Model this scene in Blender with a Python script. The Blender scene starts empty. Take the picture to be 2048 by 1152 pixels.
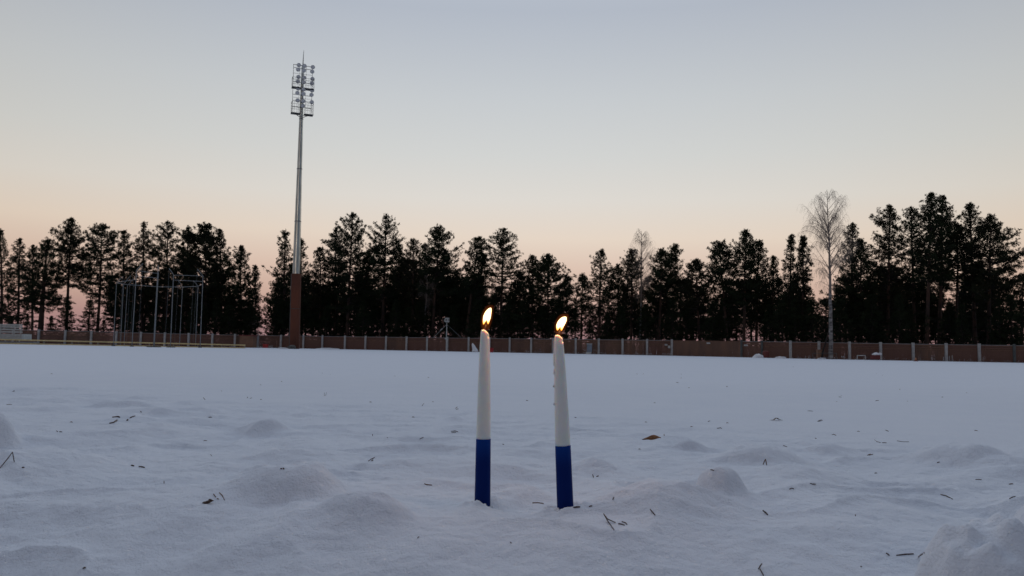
import bpy, math, random
import numpy as np
from mathutils import Vector, Matrix

# ------------------------------------------------------------------ camera
FPX, CX, CY = 1607.0, 1024.0, 576.0            # focal length and centre, in pixels of the 2048 px wide photograph
CAMZ = 0.235
PITCH, ROLL = math.radians(4.27), 0.0178
scene = bpy.context.scene
COL = scene.collection
cam_d = bpy.data.cameras.new('camera')
cam = bpy.data.objects.new('camera', cam_d); COL.objects.link(cam)
RC = Matrix.Rotation(math.radians(90) + PITCH, 3, 'X') @ Matrix.Rotation(ROLL, 3, 'Z')
cam.matrix_world = Matrix.Translation((0, 0, CAMZ)) @ RC.to_4x4()
cam_d.sensor_width = 36.0
cam_d.lens = 36.0 * FPX / 2048.0
cam_d.clip_start, cam_d.clip_end = 0.02, 30000
cam_d.dof.use_dof = True
cam_d.dof.focus_distance = 2.2
cam_d.dof.aperture_fstop = 17.0
scene.camera = cam

# ------------------------------------------------------------------ sky, light, exposure
def lin(r, g, b):
    f = lambda c: ((c / 255 + .055) / 1.055) ** 2.4 if c > 10 else c / 255 / 12.92
    return (f(r), f(g), f(b), 1.0)

scene.view_settings.view_transform = 'Standard'
scene.view_settings.look = 'None'
scene.view_settings.exposure = 0.0
scene.view_settings.gamma = 1.0
world = bpy.data.worlds.new("World"); scene.world = world
world.use_nodes = True
nt = world.node_tree; nt.nodes.clear()
def N(tree, typ, **kw):
    n = tree.nodes.new(typ)
    for k, v in kw.items(): setattr(n, k, v)
    return n
wo = N(nt, 'ShaderNodeOutputWorld'); bg = N(nt, 'ShaderNodeBackground')
tc = N(nt, 'ShaderNodeTexCoord'); sep = N(nt, 'ShaderNodeSeparateXYZ')
nt.links.new(tc.outputs['Generated'], sep.inputs[0])
ramp = N(nt, 'ShaderNodeValToRGB')
stops = [(0.0, lin(157, 124, 130)), (0.030, lin(172, 137, 136)), (0.062, lin(198, 167, 155)),
         (0.095, lin(213, 187, 173)), (0.135, lin(223, 207, 193)), (0.182, lin(216, 211, 205)),
         (0.235, lin(205, 206, 205)), (0.300, lin(194, 198, 202)), (0.395, lin(174, 181, 193)),
         (0.56, lin(190, 198, 212)), (1.0, lin(190, 200, 218))]
cr = ramp.color_ramp
cr.elements[0].position, cr.elements[0].color = stops[0]
cr.elements[1].position, cr.elements[1].color = stops[-1]
for p, c in stops[1:-1]:
    e = cr.elements.new(p); e.color = c
nt.links.new(sep.outputs['Z'], ramp.inputs[0])
sky = N(nt, 'ShaderNodeTexSky', sky_type='NISHITA')
sky.sun_disc = False
SUN_EL, SUN_ROT = math.radians(1.0), math.radians(200)
sky.sun_elevation = SUN_EL; sky.sun_rotation = SUN_ROT
skm = N(nt, 'ShaderNodeVectorMath', operation='SCALE'); skm.inputs['Scale'].default_value = 0.02
nt.links.new(sky.outputs[0], skm.inputs[0])
# added dimming of the sky low behind the camera, to darken slopes facing it
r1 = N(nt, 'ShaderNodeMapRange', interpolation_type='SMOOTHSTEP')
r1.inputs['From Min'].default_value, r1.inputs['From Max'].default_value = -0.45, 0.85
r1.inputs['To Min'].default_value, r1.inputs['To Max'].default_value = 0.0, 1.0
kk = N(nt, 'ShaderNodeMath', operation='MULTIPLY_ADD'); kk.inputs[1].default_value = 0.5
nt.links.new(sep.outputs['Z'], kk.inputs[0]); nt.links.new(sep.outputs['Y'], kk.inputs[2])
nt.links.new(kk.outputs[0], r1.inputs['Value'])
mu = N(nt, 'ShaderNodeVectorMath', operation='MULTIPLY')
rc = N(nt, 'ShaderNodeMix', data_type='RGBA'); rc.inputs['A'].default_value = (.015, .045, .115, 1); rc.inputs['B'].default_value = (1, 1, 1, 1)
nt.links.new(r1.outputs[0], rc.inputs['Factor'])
xx = N(nt, 'ShaderNodeMath', operation='MULTIPLY'); nt.links.new(sep.outputs['X'], xx.inputs[0]); nt.links.new(sep.outputs['X'], xx.inputs[1])
xm = N(nt, 'ShaderNodeMath', operation='MINIMUM'); nt.links.new(xx.outputs[0], xm.inputs[0]); xm.inputs[1].default_value = .45
xv = N(nt, 'ShaderNodeVectorMath', operation='SCALE'); xv.inputs[0].default_value = (-.30, -.37, -.48); nt.links.new(xm.outputs[0], xv.inputs['Scale'])
x1 = N(nt, 'ShaderNodeVectorMath', operation='ADD'); x1.inputs[1].default_value = (1.02, 1.02, 1.02); nt.links.new(xv.outputs[0], x1.inputs[0])
x2 = N(nt, 'ShaderNodeVectorMath', operation='MULTIPLY'); nt.links.new(ramp.outputs[0], x2.inputs[0]); nt.links.new(x1.outputs[0], x2.inputs[1])
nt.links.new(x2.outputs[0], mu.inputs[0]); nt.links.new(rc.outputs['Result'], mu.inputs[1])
ad = N(nt, 'ShaderNodeVectorMath', operation='ADD')
nt.links.new(mu.outputs[0], ad.inputs[0]); nt.links.new(skm.outputs[0], ad.inputs[1])
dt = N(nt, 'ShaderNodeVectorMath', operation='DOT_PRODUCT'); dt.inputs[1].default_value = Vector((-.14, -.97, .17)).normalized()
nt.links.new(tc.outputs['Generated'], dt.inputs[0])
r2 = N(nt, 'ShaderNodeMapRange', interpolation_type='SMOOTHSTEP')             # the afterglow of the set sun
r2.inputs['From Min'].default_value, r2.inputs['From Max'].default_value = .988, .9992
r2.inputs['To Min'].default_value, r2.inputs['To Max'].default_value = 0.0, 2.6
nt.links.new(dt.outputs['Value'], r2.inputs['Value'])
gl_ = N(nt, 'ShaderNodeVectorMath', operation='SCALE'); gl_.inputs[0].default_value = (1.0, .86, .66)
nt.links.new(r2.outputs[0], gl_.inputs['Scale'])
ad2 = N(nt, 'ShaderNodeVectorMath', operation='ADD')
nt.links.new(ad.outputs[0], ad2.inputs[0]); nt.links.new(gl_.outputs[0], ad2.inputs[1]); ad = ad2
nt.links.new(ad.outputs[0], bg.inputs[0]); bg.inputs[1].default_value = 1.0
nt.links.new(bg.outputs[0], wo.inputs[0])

sl = bpy.data.lights.new('sun', 'SUN'); so = bpy.data.objects.new('sun', sl); COL.objects.link(so)
sl.energy = 0.02; sl.angle = math.radians(25); sl.color = (1.0, 0.78, 0.66)
d = Vector((math.sin(SUN_ROT) * math.cos(math.radians(6)), math.cos(SUN_ROT) * math.cos(math.radians(6)), math.sin(math.radians(6))))
so.rotation_euler = d.to_track_quat('Z', 'Y').to_euler()

# ------------------------------------------------------------------ projection helpers (pixels of the photo -> metres)
def ray(px, py):
    v = RC @ Vector(((px - CX) / FPX, -(py - CY) / FPX, -1.0))
    return v
def pt(px, py, Y):
    v = ray(px, py); k = Y / v.y
    return Vector((v.x * k, Y, CAMZ + v.z * k))

# ------------------------------------------------------------------ noise + the snow's height
def _hash(ix, iy, s):
    h = (ix.astype(np.int64) * 374761393 + iy.astype(np.int64) * 668265263 + s * 1442695041) & 0xffffffff
    h = ((h ^ (h >> 13)) * 1274126177) & 0xffffffff
    h = (h ^ (h >> 16)) & 0xffffffff
    return h.astype(np.float64) / 4294967295.0
def vnoise(x, y, s=0):
    x = np.asarray(x, float); y = np.asarray(y, float)
    ix, iy = np.floor(x), np.floor(y); fx, fy = x - ix, y - iy
    fx = fx * fx * fx * (fx * (fx * 6 - 15) + 10); fy = fy * fy * fy * (fy * (fy * 6 - 15) + 10)
    a, b = _hash(ix, iy, s), _hash(ix + 1, iy, s); c, e = _hash(ix, iy + 1, s), _hash(ix + 1, iy + 1, s)
    return (a + (b - a) * fx + (c - a) * fy + (a - b - c + e) * fx * fy) * 2 - 1
def fbm(x, y, o=4, s=0):
    t, a = 0, 1.0
    for k in range(o):
        t = t + a * vnoise(x * 2 ** k + 17.3 * k, y * 2 ** k - 9.1 * k, s + k); a *= .5
    return t
def sstep(a, b, x):
    t = np.clip((x - a) / (b - a), 0, 1); return t * t * (3 - 2 * t)

def yhor(px): return 696.2 + 0.0178 * (px - 1024)
# (centre px, front foot py, half width px, top py, depth ratio, power, skew)
LUMPS = [(606, 1003, 92, 934, .8, 2.4, -.5), (752, 1040, 78, 992, .7, 2.2, -.4), (1318, 1034, 112, 960, .8, 1.6, .0),
         (1440, 996, 40, 936, .9, 4.2, .0), (1524, 938, 76, 899, .9, 3.0, -.1), (1905, 930, 80, 890, .7, 3.4, -.2),
         (1975, 938, 55, 911, .9, 2.0, .3), (1385, 906, 24, 893, .9, 2.2, 0), (1643, 905, 24, 893, .9, 2.2, 0),
         (537, 868, 42, 840, .9, 2.4, -.1), (285, 814, 50, 799, .8, 2.2, -.1), (374, 808, 28, 802, .8, 2, 0),
         (142, 801, 30, 793, .8, 2.4, 0), (182, 799, 22, 794, .8, 2, 0), (5, 898, 34, 838, 1.0, 2.6, 0),
         (55, 892, 32, 880, .9, 2, 0), (110, 955, 120, 893, 1.2, 1.6, 0), (528, 945, 28, 928, .9, 2, 0),
         (268, 842, 52, 829, .8, 2, 0), (290, 880, 95, 853, .9, 1.8, 0), (1198, 868, 26, 861, .8, 2.2, 0),
         (1188, 948, 46, 920, 1., 1.7, 0), (1120, 900, 30, 889, .9, 2, 0), (390, 850, 60, 838, .9, 2, 0),
         (230, 800, 20, 797, .8, 2, 0), (920, 842, 22, 836, .8, 2, 0), (1700, 925, 60, 914, .8, 2, 0),
         (1590, 960, 60, 940, .8, 1.8, 0), (60, 800, 26, 795, .8, 2, 0), (720, 866, 40, 858, .8, 2, 0),
         (330, 830, 30, 822, .8, 2, 0), (440, 836, 24, 830, .8, 2, 0)]
_L = []
for (cx, fy, hw, ty, dr, pw, sk) in LUMPS:
    yh = yhor(cx)
    Df = CAMZ * FPX / (fy - yh)
    r = hw * Df / FPX
    r *= 1.08; rd = r * dr
    Dc = Df + rd
    h = CAMZ - (ty - yh) * (Dc - .1 * rd) / FPX
    _L.append(((cx - CX) / FPX * Dc, Dc, r, rd, max(h, .005) * 1.02, pw, sk))
# the two big near lumps in the lower right corner
_L.append((0.475, 0.82, 0.066, 0.09, 0.125, 3.0, .0))
_L.append((0.625, 0.87, 0.100, 0.10, 0.152, 3.0, .0))
_L.append((0.56, 0.76, 0.10, 0.07, 0.05, 2.2, .0))

def pock(x, y, cx, cy, r, h):
    q = ((x - cx) ** 2 + (y - cy) ** 2) / (r * r); return h * np.exp(-q)
def height(x, y):
    x = np.asarray(x, float); y = np.asarray(y, float)
    rr = np.hypot(x, y)
    z = -0.36 * sstep(4.5, 17, y)                                     # the pitch lies lower than the bank
    lim = 2.9 - 0.55 * x + .3 * vnoise(x * .9, y * .9, 5)                # trampled zone ends farther off on the left
    m = 1 - sstep(lim - .7, lim + .5, y)
    m = np.maximum(m, .0) * (y > -4)
    wx = x + .06 * vnoise(x * 5, y * 5, 40); wy = y + .06 * vnoise(x * 5, y * 5, 41)
    z = z + m * (0.0090 * fbm(wx * 2.6, wy * 3.6, 2, 1) + 0.0066 * vnoise(wx * 8, wy * 11, 3) + 0.0026 * vnoise(wx * 19, wy * 26, 31) + .0011 * vnoise(x * 50, y * 60, 33) + .0010 * vnoise(x * 110, y * 120, 34) + .0016 * np.clip(vnoise(x * 34 + 3, y * 38, 35) - .35, 0, 1))
    rid = 1 - np.abs(vnoise(wx * 4.2 + .6 * wy, wy * 8.0 - .9 * wx, 51))
    z = z + m * 0.010 * rid ** 4
    z = z + 0.0009 * vnoise(x * 9, y * 9, 7) * (1 - m) * (y < 20) + 0.05 * vnoise(x * .035, y * .035, 9) * sstep(25, 60, y) * .6
    z = z + 0.0028 * vnoise(x * 2.1, y * 1.3, 77) * (1 - m) * (1 - sstep(12, 30, y))
    # the bank falls away towards the camera
    z = z - 0.36 * np.clip(1.12 - y + .035 * vnoise(x * 3, 0 * y, 61) - .05 * x, 0, 1) ** 1.25
    base = z
    for (cx, cy, r, rd, h, pw, sk) in _L:
        wob = .13 * vnoise(x / r * 1.1 + cx * 7, y / rd * 1.1 + cy * 5, 80)
        u = (x - cx) / r
        u = u * (1 + sk * .45 * np.tanh(-u)) if sk else u
        q = np.sqrt(u * u + ((y - cy) / rd) ** 2) * (1 + wob)
        q = np.clip(q, 0, 2.2)
        b = h * np.exp(-(q * 1.0) ** (pw + .7)) * (1 + .05 * vnoise(x / r * 2.1, y / rd * 2.1, 90) + .06 * vnoise(x / r * 4.7, y / rd * 4.7, 91))
        z = z + b * (1 - .5 * np.clip((z - base) / (h + .02), 0, 1))
    return z
_zs = None
def ground(x, y): return float(height(np.array([x]), np.array([y]))[0]) + LOCAL(x, y)
# bring the ground to exactly zero under the candles
CANDLES = [(965, 1004, 970, 657, 7.4), (1131, 1017, 1117, 667, 7.6)]
CP = []
for (bx, by, tx, ty, w) in CANDLES:
    D = CAMZ * FPX / (by - yhor(bx)); v = ray(bx, by); k = D / v.y
    CP.append((v.x * k, D))
_off = [float(height(np.array([a]), np.array([b]))[0]) for a, b in CP]
def local_arr(x, y):
    z = 0
    for (a, b), o in zip(CP, _off):
        q = np.hypot(x - a, y - b)
        z = z - (o) * np.exp(-(q / .11) ** 2)
        z = z + .0085 * np.exp(-(q / .055) ** 2)
        fr = .5 - .5 * (y - b) / np.maximum(q, 1e-4)
        z = z - 0.0016 * np.exp(-(np.clip(q - .0115, 0, 1) / .006) ** 2) + (.0016 + .0042 * fr) * np.exp(-((q - .027) / .009) ** 2) * (1 + 1.2 * vnoise(x * 90, y * 90, 8))
    return z
def LOCAL(x, y): return float(local_arr(np.array([x]), np.array([y]))[0])
_TG = .35 * 1.012 ** np.arange(540)
def gpt(px, py):
    """point of the snow surface seen at a pixel of the photo"""
    v = ray(px, py); v = v / v.y
    t = _TG
    for _ in range(3):
        z = CAMZ + v.z * t
        hit = z <= height(v.x * t, t) + local_arr(v.x * t, t)
        k = int(np.argmax(hit)) if hit.any() else len(t) - 1
        t = np.linspace(t[max(k - 1, 0)], t[k], 14)
    q = float(t[-1])
    return Vector((v.x * q, q, ground(v.x * q, q)))
def farpt(px, Y):
    """point of the ground at depth Y on the column of pixel px"""
    p = pt(px, yhor(px) + 5, Y); z = ground(p.x, Y)
    return Vector((p.x, Y, z))

# ------------------------------------------------------------------ materials
def mat(name, base, rough=.8, metal=0.0, spec=None, noise=None, bump=None, sss=0.0, extra=None):
    """noise = (scale, amount[, second colour]); bump = (scale, strength, distance)"""
    m = bpy.data.materials.new(name); m.use_nodes = True
    t = m.node_tree; p = t.nodes['Principled BSDF']
    p.inputs['Base Color'].default_value = (*base[:3], 1)
    p.inputs['Roughness'].default_value = rough; p.inputs['Metallic'].default_value = metal
    if spec is not None: p.inputs['Specular IOR Level'].default_value = spec
    co = N(t, 'ShaderNodeTexCoord')
    if noise:
        n = N(t, 'ShaderNodeTexNoise'); n.inputs['Scale'].default_value = noise[0]; n.inputs['Detail'].default_value = 5
        mp = N(t, 'ShaderNodeMapping')
        if len(noise) > 3: mp.inputs['Scale'].default_value = noise[3]
        t.links.new(co.outputs['Object'], mp.inputs[0]); t.links.new(mp.outputs[0], n.inputs['Vector'])
        mx = N(t, 'ShaderNodeMix', data_type='RGBA')
        c2 = noise[2] if len(noise) > 2 and noise[2] else tuple(c * (1 - noise[1]) for c in base[:3])
        mx.inputs['A'].default_value = (*base[:3], 1); mx.inputs['B'].default_value = (*c2[:3], 1)
        rg = N(t, 'ShaderNodeMapRange'); rg.inputs['From Min'].default_value = .35; rg.inputs['From Max'].default_value = .65
        t.links.new(n.outputs[0], rg.inputs[0]); t.links.new(rg.outputs[0], mx.inputs['Factor'])
        t.links.new(mx.outputs['Result'], p.inputs['Base Color'])
    if bump:
        n = N(t, 'ShaderNodeTexNoise'); n.inputs['Scale'].default_value = bump[0]; n.inputs['Detail'].default_value = 4
        b = N(t, 'ShaderNodeBump'); b.inputs['Strength'].default_value = bump[1]; b.inputs['Distance'].default_value = bump[2]
        t.links.new(co.outputs['Object'], n.inputs['Vector']); t.links.new(n.outputs[0], b.inputs['Height'])
        t.links.new(b.outputs[0], p.inputs['Normal'])
    if sss:
        p.inputs['Subsurface Weight'].default_value = sss
    return m

M = {}
M['trunk'] = mat('pine_bark', (.085, .046, .032), .9, noise=(3, .5, (.035, .026, .022), (1, 1, .3)), bump=(12, .6, .05))
M['trunk_dark'] = mat('dark_bark', (.030, .024, .020), .9, noise=(3, .5, None, (1, 1, .3)))
M['needle'] = mat('pine_needles', (.026, .038, .018), .85, spec=.1, noise=(.6, .5, (.013, .019, .010)))
M['needle_b'] = mat('pine_needles_olive', (.030, .036, .018), .85, spec=.1, noise=(.6, .5, (.016, .018, .010)))
M['birch'] = mat('birch_bark', (.32, .305, .29), .7, noise=(2.4, .6, (.05, .042, .04), (.8, .8, 1.7)))
M['birch_twig'] = mat('birch_twigs', (.23, .185, .16), .8)
M['board'] = mat('brown_fence_boards', (.140, .068, .048), .8, noise=(1.1, .3, (.15, .075, .052), (1, 1, .25)))
M['board_b'] = mat('tan_fence_boards', (.180, .095, .060), .8, noise=(1.1, .3, (.12, .068, .048), (1, 1, .25)))
M['concrete'] = mat('pale_concrete', (.46, .45, .43), .85, noise=(3, .25))
M['concrete_dark'] = mat('dark_weathered_post', (.11, .12, .115), .85, noise=(3, .25))
M['cap'] = mat('grey_cap_rail', (.26, .25, .24), .7, noise=(2, .2))
M['galv'] = mat('galvanised_steel', (.82, .84, .78), .30, .6, noise=(1.8, .4, (.52, .54, .49), (2.2, 2.2, .35)), bump=(3, .25, .02))
M['pipe'] = mat('grey_steel_pipe', (.25, .27, .28), .5, .5, noise=(4, .3))
M['dark_steel'] = mat('dark_steel', (.075, .075, .078), .6, .3)
M['glass'] = mat('lamp_glass', (.66, .67, .68), .3, .0)
M['lampbody'] = mat('lamp_housing_grey', (.50, .51, .52), .55, .0)
M['cage'] = mat('cage_steel', (.22, .24, .25), .55, .2)
M['rust'] = mat('rust_red_cladding', (.150, .044, .020), .8, noise=(.55, .4, (.095, .032, .017), (1, 1, .4)), bump=(8, .3, .02))
M['rust_side'] = mat('grey_side_cladding', (.095, .078, .070), .8, noise=(.8, .4))
M['yellow'] = mat('faded_yellow_paint', (.78, .62, .30), .7, noise=(2.5, .25))
M['whitep'] = mat('dull_white_paint', (.55, .56, .53), .6, noise=(3, .25))
M['redp'] = mat('red_plastic', (.45, .03, .035), .5)
M['darkred'] = mat('dull_dark_red', (.14, .03, .025), .7)
M['greyblue'] = mat('grey_blue_panel', (.22, .26, .31), .6, noise=(2, .2))
M['orange'] = mat('dull_orange_plastic', (.42, .17, .08), .6)
M['rock'] = mat('grey_boulder', (.17, .17, .16), .95, noise=(9, .6), bump=(15, .8, .05))
M['tan'] = mat('tan_board', (.24, .13, .08), .8, noise=(2, .2))
M['twig'] = mat('dark_twig', (.045, .028, .022), .7, noise=(300, .4, (.10, .055, .035)))
M['twig_pale'] = mat('dry_needle', (.20, .12, .07), .7, noise=(300, .4, (.12, .07, .045)))
M['leaf'] = mat('brown_leaf', (.34, .165, .07), .7, noise=(150, .4, (.20, .09, .045)), bump=(200, .4, .001))
M['wick'] = mat('charred_wick', (.012, .010, .010), .9)

def snow_mat(name='snow', fine=True):
    m = bpy.data.materials.new(name); m.use_nodes = True
    t = m.node_tree; p = t.nodes['Principled BSDF']
    p.inputs['Roughness'].default_value = .85; p.inputs['Specular IOR Level'].default_value = .25
    co = N(t, 'ShaderNodeTexCoord')
    n0 = N(t, 'ShaderNodeTexNoise'); n0.inputs['Scale'].default_value = 4; n0.inputs['Detail'].default_value = 6
    mx = N(t, 'ShaderNodeMix', data_type='RGBA')
    mx.inputs['A'].default_value = (.725, .775, .86, 1); mx.inputs['B'].default_value = (.79, .83, .895, 1)
    t.links.new(co.outputs['Object'], n0.inputs[0]); t.links.new(n0.outputs[0], mx.inputs['Factor'])
    t.links.new(mx.outputs['Result'], p.inputs['Base Color'])
    def noise(s, d):
        n = N(t, 'ShaderNodeTexNoise'); n.inputs['Scale'].default_value = s; n.inputs['Detail'].default_value = d
        n.inputs['Roughness'].default_value = .65
        t.links.new(co.outputs['Object'], n.inputs[0]); return n.outputs[0]
    b1 = N(t, 'ShaderNodeBump'); b1.inputs['Strength'].default_value = .8; b1.inputs['Distance'].default_value = .0026
    t.links.new(noise(300, 4), b1.inputs['Height'])
    b2 = N(t, 'ShaderNodeBump'); b2.inputs['Strength'].default_value = .7; b2.inputs['Distance'].default_value = .009
    t.links.new(noise(38, 5), b2.inputs['Height']); t.links.new(b1.outputs[0], b2.inputs['Normal'])
    t.links.new(b2.outputs[0], p.inputs['Normal'])
    # sparse ice crystals: tiny mirror-like facets
    vo = N(t, 'ShaderNodeTexVoronoi'); vo.inputs['Scale'].default_value = 420
    t.links.new(co.outputs['Object'], vo.inputs['Vector'])
    s2 = N(t, 'ShaderNodeSeparateColor'); t.links.new(vo.outputs['Color'], s2.inputs[0])
    gt = N(t, 'ShaderNodeMath', operation='GREATER_THAN'); gt.inputs[1].default_value = .990
    t.links.new(s2.outputs[0], gt.inputs[0])
    lt = N(t, 'ShaderNodeMath', operation='LESS_THAN'); lt.inputs[1].default_value = .33
    t.links.new(vo.outputs['Distance'], lt.inputs[0])
    ml = N(t, 'ShaderNodeMath', operation='MULTIPLY'); t.links.new(gt.outputs[0], ml.inputs[0]); t.links.new(lt.outputs[0], ml.inputs[1])
    gl = N(t, 'ShaderNodeBsdfGlossy'); gl.inputs['Roughness'].default_value = .35; gl.inputs['Color'].default_value = (.8, .8, .8, 1)
    nm = N(t, 'ShaderNodeVectorMath', operation='MULTIPLY_ADD'); nm.inputs[1].default_value = (.8, .6, 0); nm.inputs[2].default_value = (-.4, -.7, 1)
    t.links.new(vo.outputs['Color'], nm.inputs[0])
    no = N(t, 'ShaderNodeVectorMath', operation='NORMALIZE'); t.links.new(nm.outputs[0], no.inputs[0]); t.links.new(no.outputs[0], gl.inputs['Normal'])
    ms = N(t, 'ShaderNodeMixShader'); t.links.new(ml.outputs[0], ms.inputs[0]); t.links.new(p.outputs[0], ms.inputs[1]); t.links.new(gl.outputs[0], ms.inputs[2])
    t.links.new(ms.outputs[0], t.nodes['Material Output'].inputs[0])
    return m
M['snow'] = snow_mat()
M['snow_plain'] = mat('snow_cap', (.82, .84, .87), .85, bump=(6, .5, .05))

# ------------------------------------------------------------------ mesh helpers
class MB:
    def __init__(s): s.v = []; s.f = []; s.sm = False
    def add(s, vs, fs):
        o = len(s.v); s.v += [tuple(v) for v in vs]; s.f += [tuple(i + o for i in f) for f in fs]; return s
    def box(s, c, size, rz=0.0, R=None):
        hx, hy, hz = size[0] / 2, size[1] / 2, size[2] / 2
        R = R or Matrix.Rotation(rz, 3, 'Z'); c = Vector(c)
        P = [c + R @ Vector((x, y, z)) for x in (-hx, hx) for y in (-hy, hy) for z in (-hz, hz)]
        return s.add(P, [(0, 1, 3, 2), (4, 6, 7, 5), (0, 4, 5, 1), (2, 3, 7, 6), (0, 2, 6, 4), (1, 5, 7, 3)])
    def tube(s, pts, rad, n=8, cap=True):
        pts = [Vector(p) for p in pts]
        if not hasattr(rad, '__len__'): rad = [rad] * len(pts)
        vs, fs = [], []
        ref = None
        for i, p in enumerate(pts):
            a = pts[max(i - 1, 0)]; b = pts[min(i + 1, len(pts) - 1)]
            t = (b - a).normalized()
            if ref is None: ref = Vector((1, 0, 0)) if abs(t.x) < .8 else Vector((0, 1, 0))
            u = (ref - t * ref.dot(t)).normalized(); w = t.cross(u); ref = u
            for k in range(n):
                an = 2 * math.pi * k / n
                vs.append(p + (u * math.cos(an) + w * math.sin(an)) * rad[i])
        for i in range(len(pts) - 1):
            for k in range(n):
                fs.append((i * n + k, i * n + (k + 1) % n, (i + 1) * n + (k + 1) % n, (i + 1) * n + k))
        if cap: fs += [tuple(range(n))[::-1], tuple((len(pts) - 1) * n + k for k in range(n))]
        return s.add(vs, fs)
    def beam(s, a, b, w, h=None):
        a, b = Vector(a), Vector(b); d = b - a
        R = d.to_track_quat('X', 'Z').to_matrix()
        return s.box((a + b) / 2, (d.length, w, h or w), R=R)
    def build(s, name, m, parent=None, smooth=False):
        me = bpy.data.meshes.new(name); me.from_pydata(s.v, [], s.f); me.update()
        if smooth: me.polygons.foreach_set('use_smooth', [True] * len(me.polygons))
        me.materials.append(m)
        o = bpy.data.objects.new(name, me); COL.objects.link(o)
        if parent is not None: o.parent = parent
        return o
def tag(o, label, cat=None, group=None, kind=None):
    if label: o['label'] = label
    if cat: o['category'] = cat
    if group: o['group'] = group
    if kind: o['kind'] = kind
    return o
def empty(name, loc, label, cat, group=None, rz=0.0):
    o = bpy.data.objects.new(name, None); COL.objects.link(o); o.location = loc; o.rotation_euler = (0, 0, rz)
    o.empty_display_size = .1
    return tag(o, label, cat, group)
def raw_mesh(name, V, F, m, parent=None, smooth=False, k=3):
    """numpy arrays -> mesh object; F is (n,k)"""
    me = bpy.data.meshes.new(name)
    me.vertices.add(len(V)); me.vertices.foreach_set('co', np.asarray(V, np.float32).ravel())
    nf = len(F); me.loops.add(nf * k); me.loops.foreach_set('vertex_index', np.asarray(F, np.int32).ravel())
    me.polygons.add(nf); me.polygons.foreach_set('loop_start', np.arange(nf, dtype=np.int32) * k)
    me.polygons.foreach_set('loop_total', np.full(nf, k, np.int32))
    me.polygons.foreach_set('use_smooth', np.full(nf, smooth, bool))
    me.update(calc_edges=True); me.validate()
    me.materials.append(m)
    o = bpy.data.objects.new(name, me); COL.objects.link(o)
    if parent is not None: o.parent = parent
    return o

# ------------------------------------------------------------------ the ground: one sheet of snow to the horizon
def axis(step, n, grow, far):
    a = [i * step for i in range(n)]
    s = step
    while a[-1] < far:
        s *= grow; a.append(a[-1] + s)
    return np.array(a)
ax = axis(.0042, 215, 1.018, 9000)
xs = np.concatenate([-ax[:0:-1], ax])
ay1 = axis(.0042, 210, 1.0085, 9000) + .62
ay0 = .62 - axis(.006, 20, 1.14, 300)[1:]
ys = np.concatenate([ay0[::-1], ay1])
X, Y = np.meshgrid(xs, ys)
Z = height(X, Y) + local_arr(X, Y)
nx, ny = len(xs), len(ys)
idx = np.arange(nx * ny).reshape(ny, nx)
F = np.stack([idx[:-1, :-1], idx[:-1, 1:], idx[1:, 1:], idx[1:, :-1]], -1).reshape(-1, 4)
g = raw_mesh('snow_ground', np.stack([X, Y, Z], -1).reshape(-1, 3), F, M['snow'], None, True, 4)
tag(g, 'snow covered sports field, lumpy in front and smooth beyond', kind='structure')

# ------------------------------------------------------------------ candles
def wax_mat(name, base, rad, sss, rough=.45):
    m = bpy.data.materials.new(name); m.use_nodes = True
    t = m.node_tree; p = t.nodes['Principled BSDF']
    p.inputs['Roughness'].default_value = rough
    p.inputs['Subsurface Weight'].default_value = sss
    p.inputs['Subsurface Radius'].default_value = rad; p.inputs['Subsurface Scale'].default_value = 1.0
    co = N(t, 'ShaderNodeTexCoord')
    n = N(t, 'ShaderNodeTexNoise'); n.inputs['Scale'].default_value = 60; n.inputs['Detail'].default_value = 5
    mx = N(t, 'ShaderNodeMix', data_type='RGBA'); mx.inputs['A'].default_value = (*base, 1); mx.inputs['B'].default_value = (*[c * .88 for c in base], 1)
    t.links.new(co.outputs['Object'], n.inputs[0]); t.links.new(n.outputs[0], mx.inputs['Factor']); t.links.new(mx.outputs['Result'], p.inputs['Base Color'])
    b = N(t, 'ShaderNodeBump'); b.inputs['Strength'].default_value = .25; b.inputs['Distance'].default_value = .0006
    n2 = N(t, 'ShaderNodeTexNoise'); n2.inputs['Scale'].default_value = 140
    t.links.new(co.outputs['Object'], n2.inputs[0]); t.links.new(n2.outputs[0], b.inputs['Height']); t.links.new(b.outputs[0], p.inputs['Normal'])
    return m
M['wax'] = wax_mat('white_wax', (.75, .79, .77), (.0085, .0040, .0019), .9)
M['blue'] = wax_mat('blue_wax', (.0006, .016, .125), (.001, .001, .002), .0, .6)
M['blue'].node_tree.nodes['Principled BSDF'].inputs['Specular IOR Level'].default_value = .07

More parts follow.
